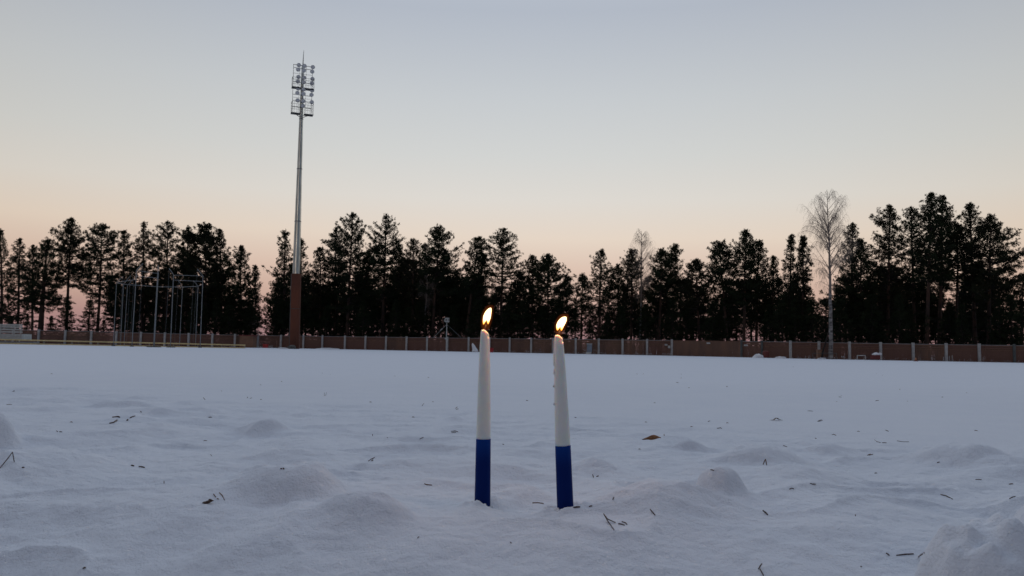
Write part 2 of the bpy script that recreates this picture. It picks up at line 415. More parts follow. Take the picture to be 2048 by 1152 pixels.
_t = M['blue'].node_tree; _p = _t.nodes['Principled BSDF']; _s = N(_t, 'ShaderNodeSeparateXYZ'); _c = N(_t, 'ShaderNodeTexCoord')
_t.links.new(_c.outputs['Object'], _s.inputs[0]); _r = N(_t, 'ShaderNodeMapRange', interpolation_type='SMOOTHSTEP')
_r.inputs['From Min'].default_value, _r.inputs['From Max'].default_value = .060, .0985      # the dye thins out towards its upper edge
_t.links.new(_s.outputs['Z'], _r.inputs['Value'])
_m = N(_t, 'ShaderNodeMix', data_type='RGBA'); _m.inputs['A'].default_value = (.0006, .015, .12, 1); _m.inputs['B'].default_value = (.003, .036, .21, 1)
_t.links.new(_r.outputs[0], _m.inputs['Factor']); _t.links.new(_m.outputs['Result'], _p.inputs['Base Color'])
def flame_mat(A, B, r0, L):
    """A = tip of the dark inner cone, B = centre of its foot, r0 = its radius there (flame's own coordinates)"""
    m = bpy.data.materials.new('flame'); m.use_nodes = True
    t = m.node_tree; t.nodes.clear()
    out = N(t, 'ShaderNodeOutputMaterial')
    co = N(t, 'ShaderNodeTexCoord'); sp = N(t, 'ShaderNodeSeparateXYZ'); t.links.new(co.outputs['Object'], sp.inputs[0])
    def rg(src, a, b, c, d):
        r = N(t, 'ShaderNodeMapRange'); r.interpolation_type = 'SMOOTHSTEP'
        for k, v in zip(('From Min', 'From Max', 'To Min', 'To Max'), (a, b, c, d)): r.inputs[k].default_value = v
        t.links.new(src, r.inputs['Value']); return r.outputs[0]
    def ma(op, a, b=None):
        n = N(t, 'ShaderNodeMath', operation=op)
        for i, q in enumerate((a, b)):
            if q is None: continue
            if isinstance(q, (int, float)): n.inputs[i].default_value = q
            else: t.links.new(q, n.inputs[i])
        return n.outputs[0]
    # u runs 0 at the cone's foot to 1 at its tip
    u = ma('DIVIDE', ma('SUBTRACT', sp.outputs['Z'], B.z), A.z - B.z)
    dx = ma('SUBTRACT', sp.outputs['X'], ma('ADD', ma('MULTIPLY', u, A.x - B.x), B.x))
    rho = ma('SQRT', ma('ADD', ma('MULTIPLY', dx, dx), ma('MULTIPLY', ma('MULTIPLY', sp.outputs['Y'], sp.outputs['Y']), .04)))
    cone = ma('MULTIPLY', ma('SUBTRACT', 1.0, u), r0)
    outside = rg(ma('SUBTRACT', rho, cone), -r0 * .22, r0 * .22, .012, 1.0)
    low = rg(sp.outputs['Z'], L * .05, L * .22, .0, 1.0)
    em = ma('MULTIPLY', ma('MULTIPLY', outside, low), 900.0)
    colr = N(t, 'ShaderNodeMix', data_type='RGBA')
    colr.inputs['A'].default_value = (1.0, .36, .05, 1); colr.inputs['B'].default_value = (1.0, .62, .28, 1)
    t.links.new(rg(sp.outputs['Z'], L * .15, L * .55, 0, 1), colr.inputs['Factor'])
    e = N(t, 'ShaderNodeEmission'); t.links.new(colr.outputs['Result'], e.inputs[0]); t.links.new(em, e.inputs[1])
    t.links.new(e.outputs[0], out.inputs['Volume'])
    return m
def glow_mat():  # faint emissive shell added round the flame, imitating its bloom
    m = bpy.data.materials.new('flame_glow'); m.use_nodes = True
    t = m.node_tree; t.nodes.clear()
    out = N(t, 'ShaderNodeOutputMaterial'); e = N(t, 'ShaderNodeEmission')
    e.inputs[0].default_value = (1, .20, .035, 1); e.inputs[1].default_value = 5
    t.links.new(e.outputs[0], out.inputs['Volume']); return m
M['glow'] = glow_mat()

def lathe(prof, n=48, fn=None):
    vs, fs = [], []
    for i, (z, r) in enumerate(prof):
        for k in range(n):
            a = 2 * math.pi * k / n
            rr, zz = (r, z) if fn is None else fn(r, z, a, i)
            vs.append((rr * math.cos(a), rr * math.sin(a), zz))
    for i in range(len(prof) - 1):
        for k in range(n):
            fs.append((i * n + k, i * n + (k + 1) % n, (i + 1) * n + (k + 1) % n, (i + 1) * n + k))
    fs.append(tuple(range(n))[::-1]); fs.append(tuple((len(prof) - 1) * n + k for k in range(n)))
    return vs, fs
def candle(i, label):
    bx, by, tx, ty, w = CANDLES[i]
    D = CP[i][1]
    base = Vector((CP[i][0], D, 0.0))
    top = pt(tx, ty, D)
    ax_ = top - base; Lh = ax_.length
    root = empty('candle', base, label, 'candle', 'candles stuck in the snow')
    root.rotation_euler = ax_.to_track_quat('Z', 'X').to_euler()
    s = D / FPX
    # radii along the height, measured at pixels above the snow line
    T = [(0, 15.3), (.15, 14.9), (.37, 14.2), (.55, 13.2), (.70, 12.2), (.82, 11.0), (.90, 10.0), (.955, 9.0), (.985, 8.2), (1, 7.4)]
    if i == 1: T = [(0, 15.9), (.15, 15.6), (.37, 15.0), (.55, 14.0), (.70, 12.6), (.82, 11.2), (.90, 9.8), (.955, 8.8), (.985, 8.1), (1, 7.2)]
    def rad(t):
        for (a, ra), (b, rb) in zip(T, T[1:]):
            if t <= b: return (ra + (rb - ra) * max(t - a, 0) / (b - a)) * s
        return T[-1][1] * s
    split = .372 if i == 0 else .368
    prof = [(z * Lh, rad(z)) for z in np.linspace(split, .965, 44)]
    rt = rad(.97)
    prof += [(Lh * .975, rt * .99), (Lh * .983, rt * .95), (Lh * .989, rt * .86), (Lh * .992, rt * .72), (Lh * .989, rt * .55), (Lh * .982, rt * .40), (Lh * .976, rt * .2)]
    nside = 44
    hi = -2.4 if i == 0 else -2.9
    def fn(r, z, a, k):
        r = r * (1 + .006 * float(vnoise(z * 90, a * 1.3, 11 + i)) + .004 * float(vnoise(z * 300, math.cos(a) * 3, 12)))
        if k >= nside - 1:
            z = z - (.019 if i == 0 else .016) * Lh * max(0, math.cos(a) + .15) * (r / rt) ** .7
            z += Lh * .0018 * float(vnoise(a * 2.2, 3.1, 14 + i))
        return r, z
    vs, fs = lathe(prof, 56, fn)
    MB().add(vs, fs).build('wax_body', M['wax'], root, True)
    # blue dipped lower part, reaching 2 cm under the snow
    zs = [(-.022, rad(0))] + [(z * Lh, rad(z) + .00028) for z in np.linspace(0, split - .003, 26)] + [(split * Lh, rad(split) - .0001), ((split + .002) * Lh, rad(split) - .0012)]
    def fb(r, z, a, k):
        if k > 20: z = z + Lh * .0016 * math.sin(a + 1.0 + i) + .0005 * float(vnoise(a * 2, 1.0, 21 + i))
        return r * (1 + .004 * float(vnoise(z * 60, a, 23 + i))), z
    vs, fs = lathe(zs, 56, fb)
    MB().add(vs, fs).build('blue_base', M['blue'], root, True)
    if i == 1:                                            # run-down drips on the left flank
        rn = random.Random(4)
        for (t0, t1, a0, q) in ((.815, .965, math.pi + .12, .0013), (.77, .80, math.pi + .2, .0015), (.70, .708, math.pi, .0017), (.60, .606, math.pi + .1, .0015), (.86, .93, math.pi - .35, .0012)):
            P, R = [], []
            for k in range(12):
                t = t1 + (t0 - t1) * k / 11
                a = a0 + .05 * math.sin(k * 1.3)
                r = rad(t) + q * .15
                P.append((r * math.cos(a), r * math.sin(a), t * Lh)); R.append(q * (.35 + .75 * (k / 11) ** .6) * rn.uniform(.75, 1.3) * (1 if k < 11 else .5))
            MB().tube(P, R, 8).build('wax_drip', M['wax'], root, True)
    # flame: horizontal rings following the outline leaning to the right
    sc, ox, oy = ((16.45, 950, 610), (16.47, 1100, 620))[i]
    RG = (((735, 320, 365), (720, 300, 400), (680, 275, 425), (620, 263, 442), (560, 258, 470), (500, 258, 490), (430, 264, 510), (350, 281, 526), (260, 320, 536), (200, 358, 544), (150, 400, 548), (110, 450, 545), (92, 485, 535), (86, 505, 520)),
          ((742, 285, 325), (730, 265, 345), (700, 243, 368), (670, 228, 392), (620, 214, 414), (560, 206, 444), (500, 210, 474), (440, 230, 504), (380, 260, 534), (320, 304, 549), (270, 352, 553), (235, 412, 545), (219, 465, 530), (212, 490, 510)))[i]
    def wpt(zx, zy): return pt(ox + zx / sc, oy + zy / sc, D)
    z0_, x0_, x1_ = RG[0]
    org = wpt((x0_ + x1_) / 2, z0_)
    def rings(grow, name, m):
        vs, fs, n = [], [], 28
        for (zy, xa, xb) in RG:
            c = wpt((xa + xb) / 2, zy); hw = (xb - xa) / 2 / sc * s + grow
            mid = wpt((RG[5][1] + RG[5][2]) / 2, (RG[0][0] + RG[-1][0]) / 2)
            dz = (c.z - mid.z) * (grow * 2.2 / (wpt(0, RG[-1][0]).z - wpt(0, RG[0][0]).z))
            for k in range(n):
                an = 2 * math.pi * k / n
                vs.append((c.x + hw * math.cos(an) - org.x, .92 * hw * math.sin(an), c.z + dz - org.z))
        m_ = len(RG)
        for k in range(m_ - 1):
            for j in range(n): fs.append((k * n + j, k * n + (j + 1) % n, (k + 1) * n + (j + 1) % n, (k + 1) * n + j))
        fs += [tuple(range(n))[::-1], tuple((m_ - 1) * n + j for j in range(n))]
        q = MB().add(vs, fs).build(name, m, None, True)
        q.parent = root; q.matrix_parent_inverse = Matrix.Identity(4)
        Rr = root.rotation_euler.to_matrix(); inv_ = Rr.inverted()
        q.location = inv_ @ (org - base); q.rotation_euler = inv_.to_euler()
        return q
    ap = (((385, 445), (352, 670), 5.4), ((355, 490), (300, 700), 3.9))[i]
    A_, B_ = wpt(*ap[0]) - org, wpt(*ap[1]) - org
    rings(0.0, 'flame', flame_mat(A_, B_, ap[2] * s, (RG[0][0] - RG[-1][0]) / sc * s))
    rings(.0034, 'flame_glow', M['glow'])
    inv = root.rotation_euler.to_matrix().inverted()
    fl0 = inv @ (org - base); fl1 = inv @ (wpt(*ap[1]) - base)
    W = MB(); tz = Lh * .972
    wx_ = (-.0012, -.0008)[i]
    W.tube([Vector((wx_, -.0035, tz)), Vector((wx_ * .6, -.003, Lh * .992)), fl0 + Vector((0, 0, .0005)), fl0.lerp(fl1, .9) + Vector((.0006, 0, .0010))], [.0011, .0010, .0010, .0006], 8).build('wick', M['wick'], root, True)
    ld = bpy.data.lights.new('flame_light', 'POINT'); ld.energy = .075; ld.color = (1, .40, .13); ld.shadow_soft_size = .004
    lo = bpy.data.objects.new('flame_light', ld); COL.objects.link(lo); lo.parent = root
    lo.location = inv @ (wpt((RG[6][1] + RG[6][2]) / 2, RG[6][0]) - base)
    return root
candle(0, 'left taper candle, white above dark blue, burning and standing upright in the snow')
candle(1, 'right taper candle, white above dark blue, burning, leaning left with wax drips')

# ------------------------------------------------------------------ fence
def interp(tab, x):
    for (a, va), (b, vb) in zip(tab, tab[1:]):
        if x <= b: return va + (vb - va) * (x - a) / (b - a)
    return tab[-1][1]
FZ = [(-120, 104), (0, 106), (200, 108), (420, 110), (580, 113), (800, 108), (1000, 104), (1200, 101), (1343, 99), (1480, 93), (1580, 89), (1700, 87), (1850, 85), (2048, 82.5), (2250, 80)]
PX = [-24, 27, 78, 131, 183, 233, 282, 330, 377.5, 425, 470, 516, 562, 607, 645, 690, 731, 772, 813, 854, 894.5, 937, 979, 1019, 1062, 1105.5, 1151, 1197, 1244.5, 1293.5, 1343, 1412, 1482, 1523, 1580, 1637, 1698, 1760, 1825, 1891, 1957, 2027, 2098]
FTOP = [(-60, 658), (0, 659), (80, 660.5), (420, 668.8), (580, 671.5), (900, 675.5), (1340, 680.5), (1580, 683.4), (1850, 688), (2040, 690.6), (2120, 691.6)]
fence = empty('board_fence', farpt(1000, 104), 'long brown board fence with pale posts running behind the snowy field', 'fence')
fo = fence.location.copy()
fb = []
for px in PX:
    Yf = interp(FZ, px); b = farpt(px, Yf); t = pt(px, interp(FTOP, px), Yf)
    fb.append((px, b - fo, t.z - fo.z))
for k, (px, b, tz) in enumerate(fb):
    if px == 1412: continue
    dark = px in (1482, 1523, 2027)
    w = .24 if not dark else .2
    MB().box((b.x, b.y - .17, (tz + .12 + b.z - .3) / 2), (w, .2, tz + .12 - b.z + .3), 0).build('post', M['concrete_dark' if dark else 'concrete'], fence)
for k in range(len(fb) - 1):
    (pa, a, ta), (pb_, b, tb) = fb[k], fb[k + 1]
    A, B = Vector((a.x, a.y, 0)), Vector((b.x, b.y, 0))
    n = max(6, int((B - A).length / .145))
    P = MB(); d = (B - A); u = d.normalized(); nrm = Vector((u.y, -u.x, 0))
    rn = random.Random(k)
    plain = pa in (1343, 1412)
    z0 = min(a.z, b.z) - .25
    for j in range(n):
        p0 = A + d * (j / n) + u * .012; p1 = A + d * ((j + 1) / n) - u * .004
        zt = ta + (tb - ta) * (j + .5) / n - .06
        zmid = ta * .72 + a.z * .28
        off = rn.uniform(-.004, .004)
        rz = math.atan2(u.y, u.x); wd = (p1 - p0).length
        if plain:
            P.box(((p0 + p1) / 2) + Vector((0, 0, (zt + z0) / 2)) + nrm * (.10 + off), (wd, .03, zt - z0), rz)
        else:
            P.box(((p0 + p1) / 2) + Vector((0, 0, (zmid + z0) / 2)) + nrm * (.02 + off), (wd, .03, zmid - z0), rz)
    if not plain:
        hgt = (ta - a.z)
        for q in range(2):                             # horizontal boards along the top
            f0, f1 = .735 + q * .125, .855 + q * .125
            za0, za1 = a.z + hgt * f0, a.z + hgt * f1 - .02; zb0, zb1 = b.z + (tb - b.z) * f0, b.z + (tb - b.z) * f1 - .02
            y0 = nrm * .045; y1 = nrm * .01
            P.add([A + y0 + Vector((0, 0, za0)), B + y0 + Vector((0, 0, zb0)), B + y0 + Vector((0, 0, zb1)), A + y0 + Vector((0, 0, za1)),
                   A + y1 + Vector((0, 0, za0)), B + y1 + Vector((0, 0, zb0)), B + y1 + Vector((0, 0, zb1)), A + y1 + Vector((0, 0, za1))],
                  [(0, 1, 2, 3), (7, 6, 5, 4), (0, 4, 5, 1), (3, 2, 6, 7), (0, 3, 7, 4), (1, 5, 6, 2)])
    P.build('board_panel', M['board_b'] if plain or (1000 < pa < 1250) or k % 7 == 3 else M['board'], fence)
    # grey cap and thin rail
    C = MB()
    C.beam(A + Vector((0, 0, ta - .03)) + nrm * .03, B + Vector((0, 0, tb - .03)) + nrm * .03, .12, .06)
    C.build('cap_rail', M['cap'] if not plain else M['board'], fence)
    if not plain:
        C = MB(); C.beam(A + nrm * .07 + Vector((0, 0, a.z + .70 * (ta - a.z))), B + nrm * .07 + Vector((0, 0, b.z + .70 * (tb - b.z))), .03, .05)
        C.build('middle_rail', M['tan'], fence)

# things near the fence -------------------------------------------------------------
def fy(px, off=1.0): return interp(FZ, px) - off
def px_box(name, x0, x1, y0, y1, Y, depth, m, parent=None, org=None, jitter=0, ztop=None):
    """a box seen between the given pixels at depth Y"""
    a, b = pt(x0, y1, Y), pt(x1, y0, Y); org = org or Vector((0, 0, 0))
    c = Vector(((a.x + b.x) / 2, Y + depth / 2, (a.z + b.z) / 2)) - org
    return MB().box(c, (b.x - a.x, depth, b.z - a.z)).build(name, m, parent)

# white railed platform at the left edge
o = farpt(20, 97); R_ = empty('railed_platform', o, 'white railed platform with slatted railings at the left end of the fence', 'platform')
px_box('platform_side', -40, 44, 668, 678.5, 97, 2.0, M['whitep'], R_, o)
for q, yy in enumerate((649.5, 653.5, 658.5, 663.5)):
    px_box('railing_bar', -40, 43, yy - .9, yy + .9, 97.0, .06, M['whitep'], R_, o)
    px_box('railing_bar', -30, 45, yy - .4, yy + 1.0, 99.0, .06, M['whitep'], R_, o)
for xx in (1, 29, 41.5):
    px_box('railing_post', xx - 1.2, xx + 1.2, 648, 669, 96.95, .08, M['whitep'], R_, o)
for xx in (-20, 10, 38):
    px_box('platform_leg', xx - 1.2, xx + 1.2, 678, 688, 97.2, .1, M['whitep'], R_, o)
o = farpt(50, 95); R_ = empty('metal_ramp', o, 'low pale grey metal ramp lying at the foot of the railed platform', 'ramp')
px_box('ramp_bed', -40, 66, 683.6, 684.8, 95, 1.0, M['cap'], R_, o)
for xx in (6, 42, 60): px_box('ramp_foot', xx - .8, xx + .8, 684.5, 688.5, 95.2, .8, M['cap'], R_, o)

# yellow edged low rail
o = farpt(250, 92); R_ = empty('low_yellow_rail', o, 'long low rail of two faded yellow planks on short grey posts before the fence', 'rail')
def strip(name, p0, p1, Y0, Y1, w, h, m):
    a, b = pt(*p0, Y0) - o, pt(*p1, Y1) - o
    MB().beam(a, b, w, h).build(name, m, R_)
strip('upper_plank', (-60, 677.6), (490, 690.3), 91, 93, .30, .14, M['yellow'])
strip('lower_plank', (-60, 685.6), (490, 696.2), 90.8, 92.8, .05, .15, M['yellow'])
for xx in (-30, 32, 87, 143, 195, 248, 298, 346, 395, 443, 489):
    yy = 677.6 + (xx + 60) * .0231
    a = pt(xx, yy + 1, 91 + (xx + 60) / 275); g0 = farpt(xx, a.y)
    MB().box((a.x - o.x, a.y - o.y + .1, (a.z + g0.z - .2) / 2 - o.z), (.10, .10, a.z - g0.z + .2)).build('rail_post', M['cap'], R_)

# hammer cage ----------------------------------------------------------------------
YC = 88.0
o = farpt(316, YC); R_ = empty('hammer_cage', o, 'tall open cage of grey steel poles with overhead arms and no net', 'throwing cage')
def cp(px, py, Y): return pt(px, py, Y) - o
posts = [(227, 233, 565, 90, .05, (246, 553)), (241, 247, 568, 94, .05, (261, 551)), (248, 255, 571, 97, .045, (268, 556)),
         (264, 273, 540, 86, .065, (285.5, 527)), (308, 316, 545, 84, .11, None), (341, 347, 549, 85, .065, (338.5, 537)),
         (359, 365, 573, 96, .05, (356.5, 561)), (391, 396, 572.5, 93, .055, (387, 561)), (400.5, 406, 551.5, 88, .06, (394.5, 538))]
tops = []
for (b0, t0, ty, Yp, r, arm) in posts:
    a = farpt(b0, Yp) - o; t = cp(t0, ty, Yp); tops.append(t)
    MB().tube([a - Vector((0, 0, .2)), a.lerp(t, .5), t], [r * .72, r * .68, r * .6], 10).build('pole', M['cage'], R_, True)
    if arm:
        e = cp(arm[0], arm[1], Yp - 1.6)
        MB().tube([t, e], r * .45, 8).build('arm', M['cage'], R_, True)
        MB().tube([e, Vector((e.x - .15, e.y + .2, a.z + .1))], .008, 5).build('cable', M['cage'], R_)
t4 = cp(316.5, 531, 84)
MB().tube([tops[4], t4], .045, 8).build('pole', M['cage'], R_, True)
def bm_(p, q, r=.025): MB().tube([p, q], r, 8).build('crossbar', M['cage'], R_, True)
bm_(cp(273, 541, 86), cp(316, 547, 84)); bm_(cp(273, 552, 86), cp(316, 556, 84))
bm_(cp(347, 550, 85), cp(406, 552, 88)); bm_(cp(347, 560, 85), cp(406, 563, 88))
bm_(cp(233, 565, 90), cp(272, 559, 86))
ring = [(235, 566, 90), (247, 568.5, 94), (258, 569.5, 97), (315, 573.5, 99), (365, 574, 96), (396, 572.5, 93), (406, 568, 88)]
MB().tube([cp(*q) for q in ring], .028, 8).build('top_hoop', M['cage'], R_, True)
for (x0, Yp, w) in ((308, 84, 1.5), (342, 85, .9)):
    b = farpt(x0, Yp) - o
    MB().tube([b + Vector((-w / 2, 0, .04)), b + Vector((w / 2, 0, .04))], .07, 8).build('foot', M['dark_steel'], R_, True)
    MB().tube([b + Vector((0, -.6, .04)), b + Vector((0, .6, .04))], .07, 8).build('foot', M['dark_steel'], R_, True)
for (x0, Yp) in ((264, 86), (400.5, 88), (391, 93), (359, 96), (227, 90)):
    b = farpt(x0, Yp) - o
    MB().box(b + Vector((0, 0, .05)), (.3, .3, .12)).build('foot', M['dark_steel'], R_)

# brown cabinet
Y0 = fy(494, 3); o = farpt(494, Y0); R_ = empty('brown_shed', o, 'plain brown box shed against the fence at the end of the yellow rail', 'shed')
px_box('shed_body', 478.5, 506.5, 671.5, 699, Y0, 1.6, M['tan'], R_, o)
px_box('shed_roof', 477.5, 508, 670.3, 671.8, Y0 - .1, 1.9, M['darkred'], R_, o)
Y0 = fy(530, 2); o = farpt(530, Y0); R_ = empty('red_crate', o, 'small red crate standing in the snow left of the mast', 'crate')
px_box('crate_body', 525.5, 534, 689, 698, Y0, .5, M['redp'], R_, o); px_box('crate_rim', 524.8, 534.7, 688.2, 689.3, Y0 - .05, .6, M['redp'], R_, o)
Y0 = fy(553, 2); b = farpt(553, Y0); t = pt(553.5, 680.5, Y0)
tag(MB().tube([b - Vector((0, 0, .2)), t], [.04, .03], 8).build('marker_pole', M['tan'], None, True), 'thin tan marker pole between the red crate and the mast', 'pole')
Y0 = fy(983, 2); o = farpt(983, Y0); R_ = empty('red_bin', o, 'small red bin at the fence just right of the left candle tip', 'bin')
a = farpt(983, Y0) - o
MB().tube([a, a + Vector((0, 0, .5))], [.22, .26], 12).build('bin_body', M['redp'], R_, True)
MB().tube([a + Vector((0, 0, .50)), a + Vector((0, 0, .56))], [.29, .27], 12).build('bin_lid', M['redp'], R_, True)

# ------------------------------------------------------------------ floodlight mast
YM = 100.0
o = farpt(588.5, YM); mast = empty('floodlight_mast', o, 'tall galvanised floodlight mast with rust brown clad foot', 'floodlight mast')
def mp(px, py, Y=YM): return pt(px, py, Y) - o
slv = MB(); zt = mp(590, 548).z
hw0, hw1 = .61, .58
def slab_ring(z, hw, rz=.16):
    c = mp(588.5, 697).lerp(mp(592.3, 548), z / zt); R2 = Matrix.Rotation(rz, 3, 'Z')
    pts = []
    for (x, y) in ((-1, -.82), (-.82, -1), (.82, -1), (1, -.82), (1, .82), (.82, 1), (-.82, 1), (-1, .82)):
        pts.append(Vector((c.x, c.y, z)) + R2 @ Vector((x * hw, y * hw, 0)))
    return pts
def sleeve(z0, z1, name='cladding'):
    A, B = slab_ring(z0, hw0 + (hw1 - hw0) * z0 / zt), slab_ring(z1, hw0 + (hw1 - hw0) * z1 / zt)
    f = [(k, (k + 1) % 8, 8 + (k + 1) % 8, 8 + k) for k in range(8)] + [tuple(range(8))[::-1], tuple(range(8, 16))]
    return MB().add(A + B, f).build(name, M['rust'], mast)
zs_ = mp(588, 617.5).z
c1 = sleeve(-.3, zs_ - .05); c2 = sleeve(zs_ + .03, zt)
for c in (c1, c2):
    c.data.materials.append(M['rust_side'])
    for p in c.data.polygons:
        if p.normal.x < -.5: p.material_index = 1  # left-facing side is greyer than the front
cc = slab_ring(zs_, hw0 - .06); B = slab_ring(zs_ + .03, hw0 - .06)
A = slab_ring(zs_ - .06, .55)
MB().add(A + B, [(k, (k + 1) % 8, 8 + (k + 1) % 8, 8 + k) for k in range(8)]).build('joint_band', M['dark_steel'], mast)
bt, tp = mp(592.3, 549), mp(605.8, 131)
pole_pts, pole_r = [], []
for k in range(13):
    t = k / 12; p = bt.lerp(tp, t); pole_pts.append(p)
    pole_r.append(.47 * (1 - t) + .17 * t)
MB().tube([bt - Vector((0, 0, .6))] + pole_pts, [.47] + pole_r, 24).build('pole', M['galv'], mast, True)
for fr in (.25, .5, .74):
    p = bt.lerp(tp, fr); r = .47 * (1 - fr) + .17 * fr
    MB().tube([p - Vector((0, 0, .05)), p + Vector((0, 0, .05))], r + .02, 24).build('joint_ring', M['pipe'], mast, True)
MB().tube([tp, mp(606.5, 118), mp(607.5, 101)], [.07, .045, .02], 8).build('lightning_rod', M['dark_steel'], mast, True)
# head frame: yawed 20 degrees
YAW = math.radians(22)
H0 = mp(600.3, 233)                              # head foot on the pole axis
def hz(py): return mp(600, py).z
axv = (tp - bt).normalized()
def hp(u, v, z):
    """u across the frame, v out of it (towards the pitch), z height"""
    c = bt + axv * ((z - bt.z) / axv.z)
    return Vector((c.x + u * math.cos(YAW) + v * math.sin(YAW), c.y + u * math.sin(YAW) - v * math.cos(YAW), z))
zlow, zmid, zmid2, ztop = hz(231), hz(180), hz(176), hz(133)
HWX = 1.18
for (u) in (-HWX, -.42, .42, HWX):
    MB().tube([hp(u, .32, zlow), hp(u, .32, ztop + .05)], .026 if abs(u) > 1 else .014, 6).build('frame_post', M['dark_steel'], mast)
rows = [hz(y) for y in (132, 139, 162, 167, 186, 192, 210, 216)]
for z in rows[1::2] + [ztop, hz(204)]:
    MB().tube([hp(-HWX, .34, z), hp(HWX, .34, z)], .034, 6).build('crossbar', M['dark_steel'], mast)
for z in (hz(150), hz(198)):
    MB().tube([hp(-HWX, .34, z), hp(HWX, .34, z)], .018, 6).build('crossbar', M['dark_steel'], mast)
def basket(z0, z1):
    for v in (.32, 1.15):
        for z in (z0, (z0 + z1) / 2, z1):
            for sgn in (-1, 1):
                MB().tube([hp(sgn * .28, v, z), hp(sgn * 1.32, v, z)], .018, 6).build('basket_rail', M['dark_steel'], mast)
        for u in np.linspace(-1.32, 1.32, 9):
            if abs(u) < .2: continue
            MB().tube([hp(u, v, z0), hp(u, v, z1)], .010 if abs(u) < 1.3 else .020, 5).build('basket_bar', M['dark_steel'], mast)
    for u in (-1.32, 1.32):
        for z in (z0, z1):
            MB().tube([hp(u, .32, z), hp(u, 1.15, z)], .025, 6).build('basket_rail', M['dark_steel'], mast)
    P = MB()
    for (u0, u1) in ((-1.36, -.22), (.22, 1.36)):
        for v0 in np.arange(.25, 1.15, .09):
            a, b = hp(u0, v0, z0), hp(u1, v0, z0); P.beam(a, b, .06, .05)
    P.build('basket_floor', M['dark_steel'], mast)
basket(hz(231.5), hz(210)); basket(hz(180.5), hz(161.5))
for sgn in (-1, 1):
    MB().tube([hp(0, 0, hz(236)), hp(sgn * 1.0, .9, hz(231.6))], .04, 6).build('bracket', M['dark_steel'], mast)
lamps = []
for ri, z in enumerate([hz(y) for y in (134.5, 143.5, 158, 167, 181, 190, 204.5, 214)]):
    for u in (-.62, .0, .62) if ri % 2 == 0 else (-.68, -.04, .56):
        if ri == 7 and abs(u) > .3: continue
        uu = u + (.42 if u > .3 else 0) - (.08 if u < -.3 else 0) + .12
        lamps.append((uu, z))
lamp0 = None
def lamp_mesh():
    prof = [(-.30, .07), (-.28, .13), (-.18, .20), (-.05, .255), (0, .27), (.02, .275), (.022, .255)]
    return lathe([(z, r) for z, r in prof], 16)
lv, lf = lamp_mesh()
gv, gf = lathe([(-.012, .25), (.0, .25), (.006, .2), (.008, .02)], 16)
dirL = Vector((math.sin(YAW) * .8, -math.cos(YAW) * .8, -.62)).normalized()
lp = gp = None
for (u, z) in lamps:
    p = hp(u, .62, z)
    if lp is None:
        lp = MB().add(lv, lf).build('lamp_housing', M['lampbody'], mast, True); gp = MB().add(gv, gf).build('lamp_glass', M['glass'], lp, True)
        gp.location = (0, 0, .024); a, b = lp, gp
    else:
        a = lp.copy(); COL.objects.link(a); a.parent = mast; b = gp.copy(); COL.objects.link(b); b.parent = a
    a.location = p; a.rotation_euler = dirL.to_track_quat('Z', 'Y').to_euler()
    MB().tube([hp(u, .34, z + .05), hp(u, .45, z)], .03, 5).build('lamp_bracket', M['dark_steel'], mast)
# boulder heap at the foot and little drifts
b = farpt(583.5, 98.2)
def lumpy(name, c, size, m, seed, sub=3, amp=.18, parent=None):
    import bmesh
    bm = bmesh.new(); bmesh.ops.create_icosphere(bm, subdivisions=sub, radius=1)
    for v in bm.verts:
        n = float(fbm(np.array([v.co.x * 1.6 + seed]), np.array([v.co.y * 1.6 + v.co.z * 1.9 - seed]), 3, seed)[0])
        v.co = Vector((v.co.x * size[0], v.co.y * size[1], v.co.z * size[2])) * (1 + amp * n)
    me = bpy.data.meshes.new(name); bm.to_mesh(me); bm.free()
    me.polygons.foreach_set('use_smooth', [True] * len(me.polygons)); me.materials.append(m)
    o = bpy.data.objects.new(name, me); COL.objects.link(o); o.location = c
    if parent is not None: o.parent = parent
    return o
tag(lumpy('boulder', b + Vector((0, 0, .15)), (.52, .45, .32), M['rock'], 5, 3, .25), 'rounded grey boulder at the foot of the floodlight mast', 'boulder')
for (px, Yp, sx, sz, lab) in ((566, 99, .6, .13, 'flat white snow drift just left of the grey boulder'),
                              (655, 107, 1.6, .12, 'long flat snow drift at the fence right of the floodlight mast'),
                              (1516, 89, .62, .36, 'rounded snow heap leaning on the fence, left of the first dark post'),
                              (1561, 88, .6, .17, 'low snow heap at the fence between a dark and a pale post'),
                              (1643, 86, .45, .13, 'low snow patch at the foot of the narrow brown box')):
    b = farpt(px, Yp)
    tag(lumpy('snow_heap', b + Vector((0, 0, .02)), (sx, .4, sz), M['snow_plain'], px % 7, 3, .3), lab, 'snow heap')
# leaning slab of packed snow
b = farpt(951, 100); bm_v = []
sl_prof = [(0.00, 943.6, 956.8), (.25, 944.6, 955.2), (.5, 944.0, 951.8), (.75, 943.6, 949.6), (.9, 943.8, 947.0), (1.0, 944.6, 945.8)]
V, Fq = [], []
for (t, xa, xb) in sl_prof:
    yy = 703.2 - 17 * t
    for (xx, yo) in ((xa, 0), ((xa + xb) / 2, -.22 * (1.1 - t)), (xb, 0), ((xa + xb) / 2, .22 * (1.1 - t))):
        p = pt(xx, yy, 100); V.append((p.x - b.x, yo, p.z - b.z))
for k in range(5):
    for j in range(4): Fq.append((k * 4 + j, k * 4 + (j + 1) % 4, k * 4 + 4 + (j + 1) % 4, k * 4 + 4 + j))
Fq.append((20, 21, 22, 23)); 
q_ = MB().add(V, Fq).build('snow_slab', M['snow_plain'], None, True); q_.location = b
tag(q_, 'upright pointed slab of packed snow left of the left candle tip', 'snow slab')

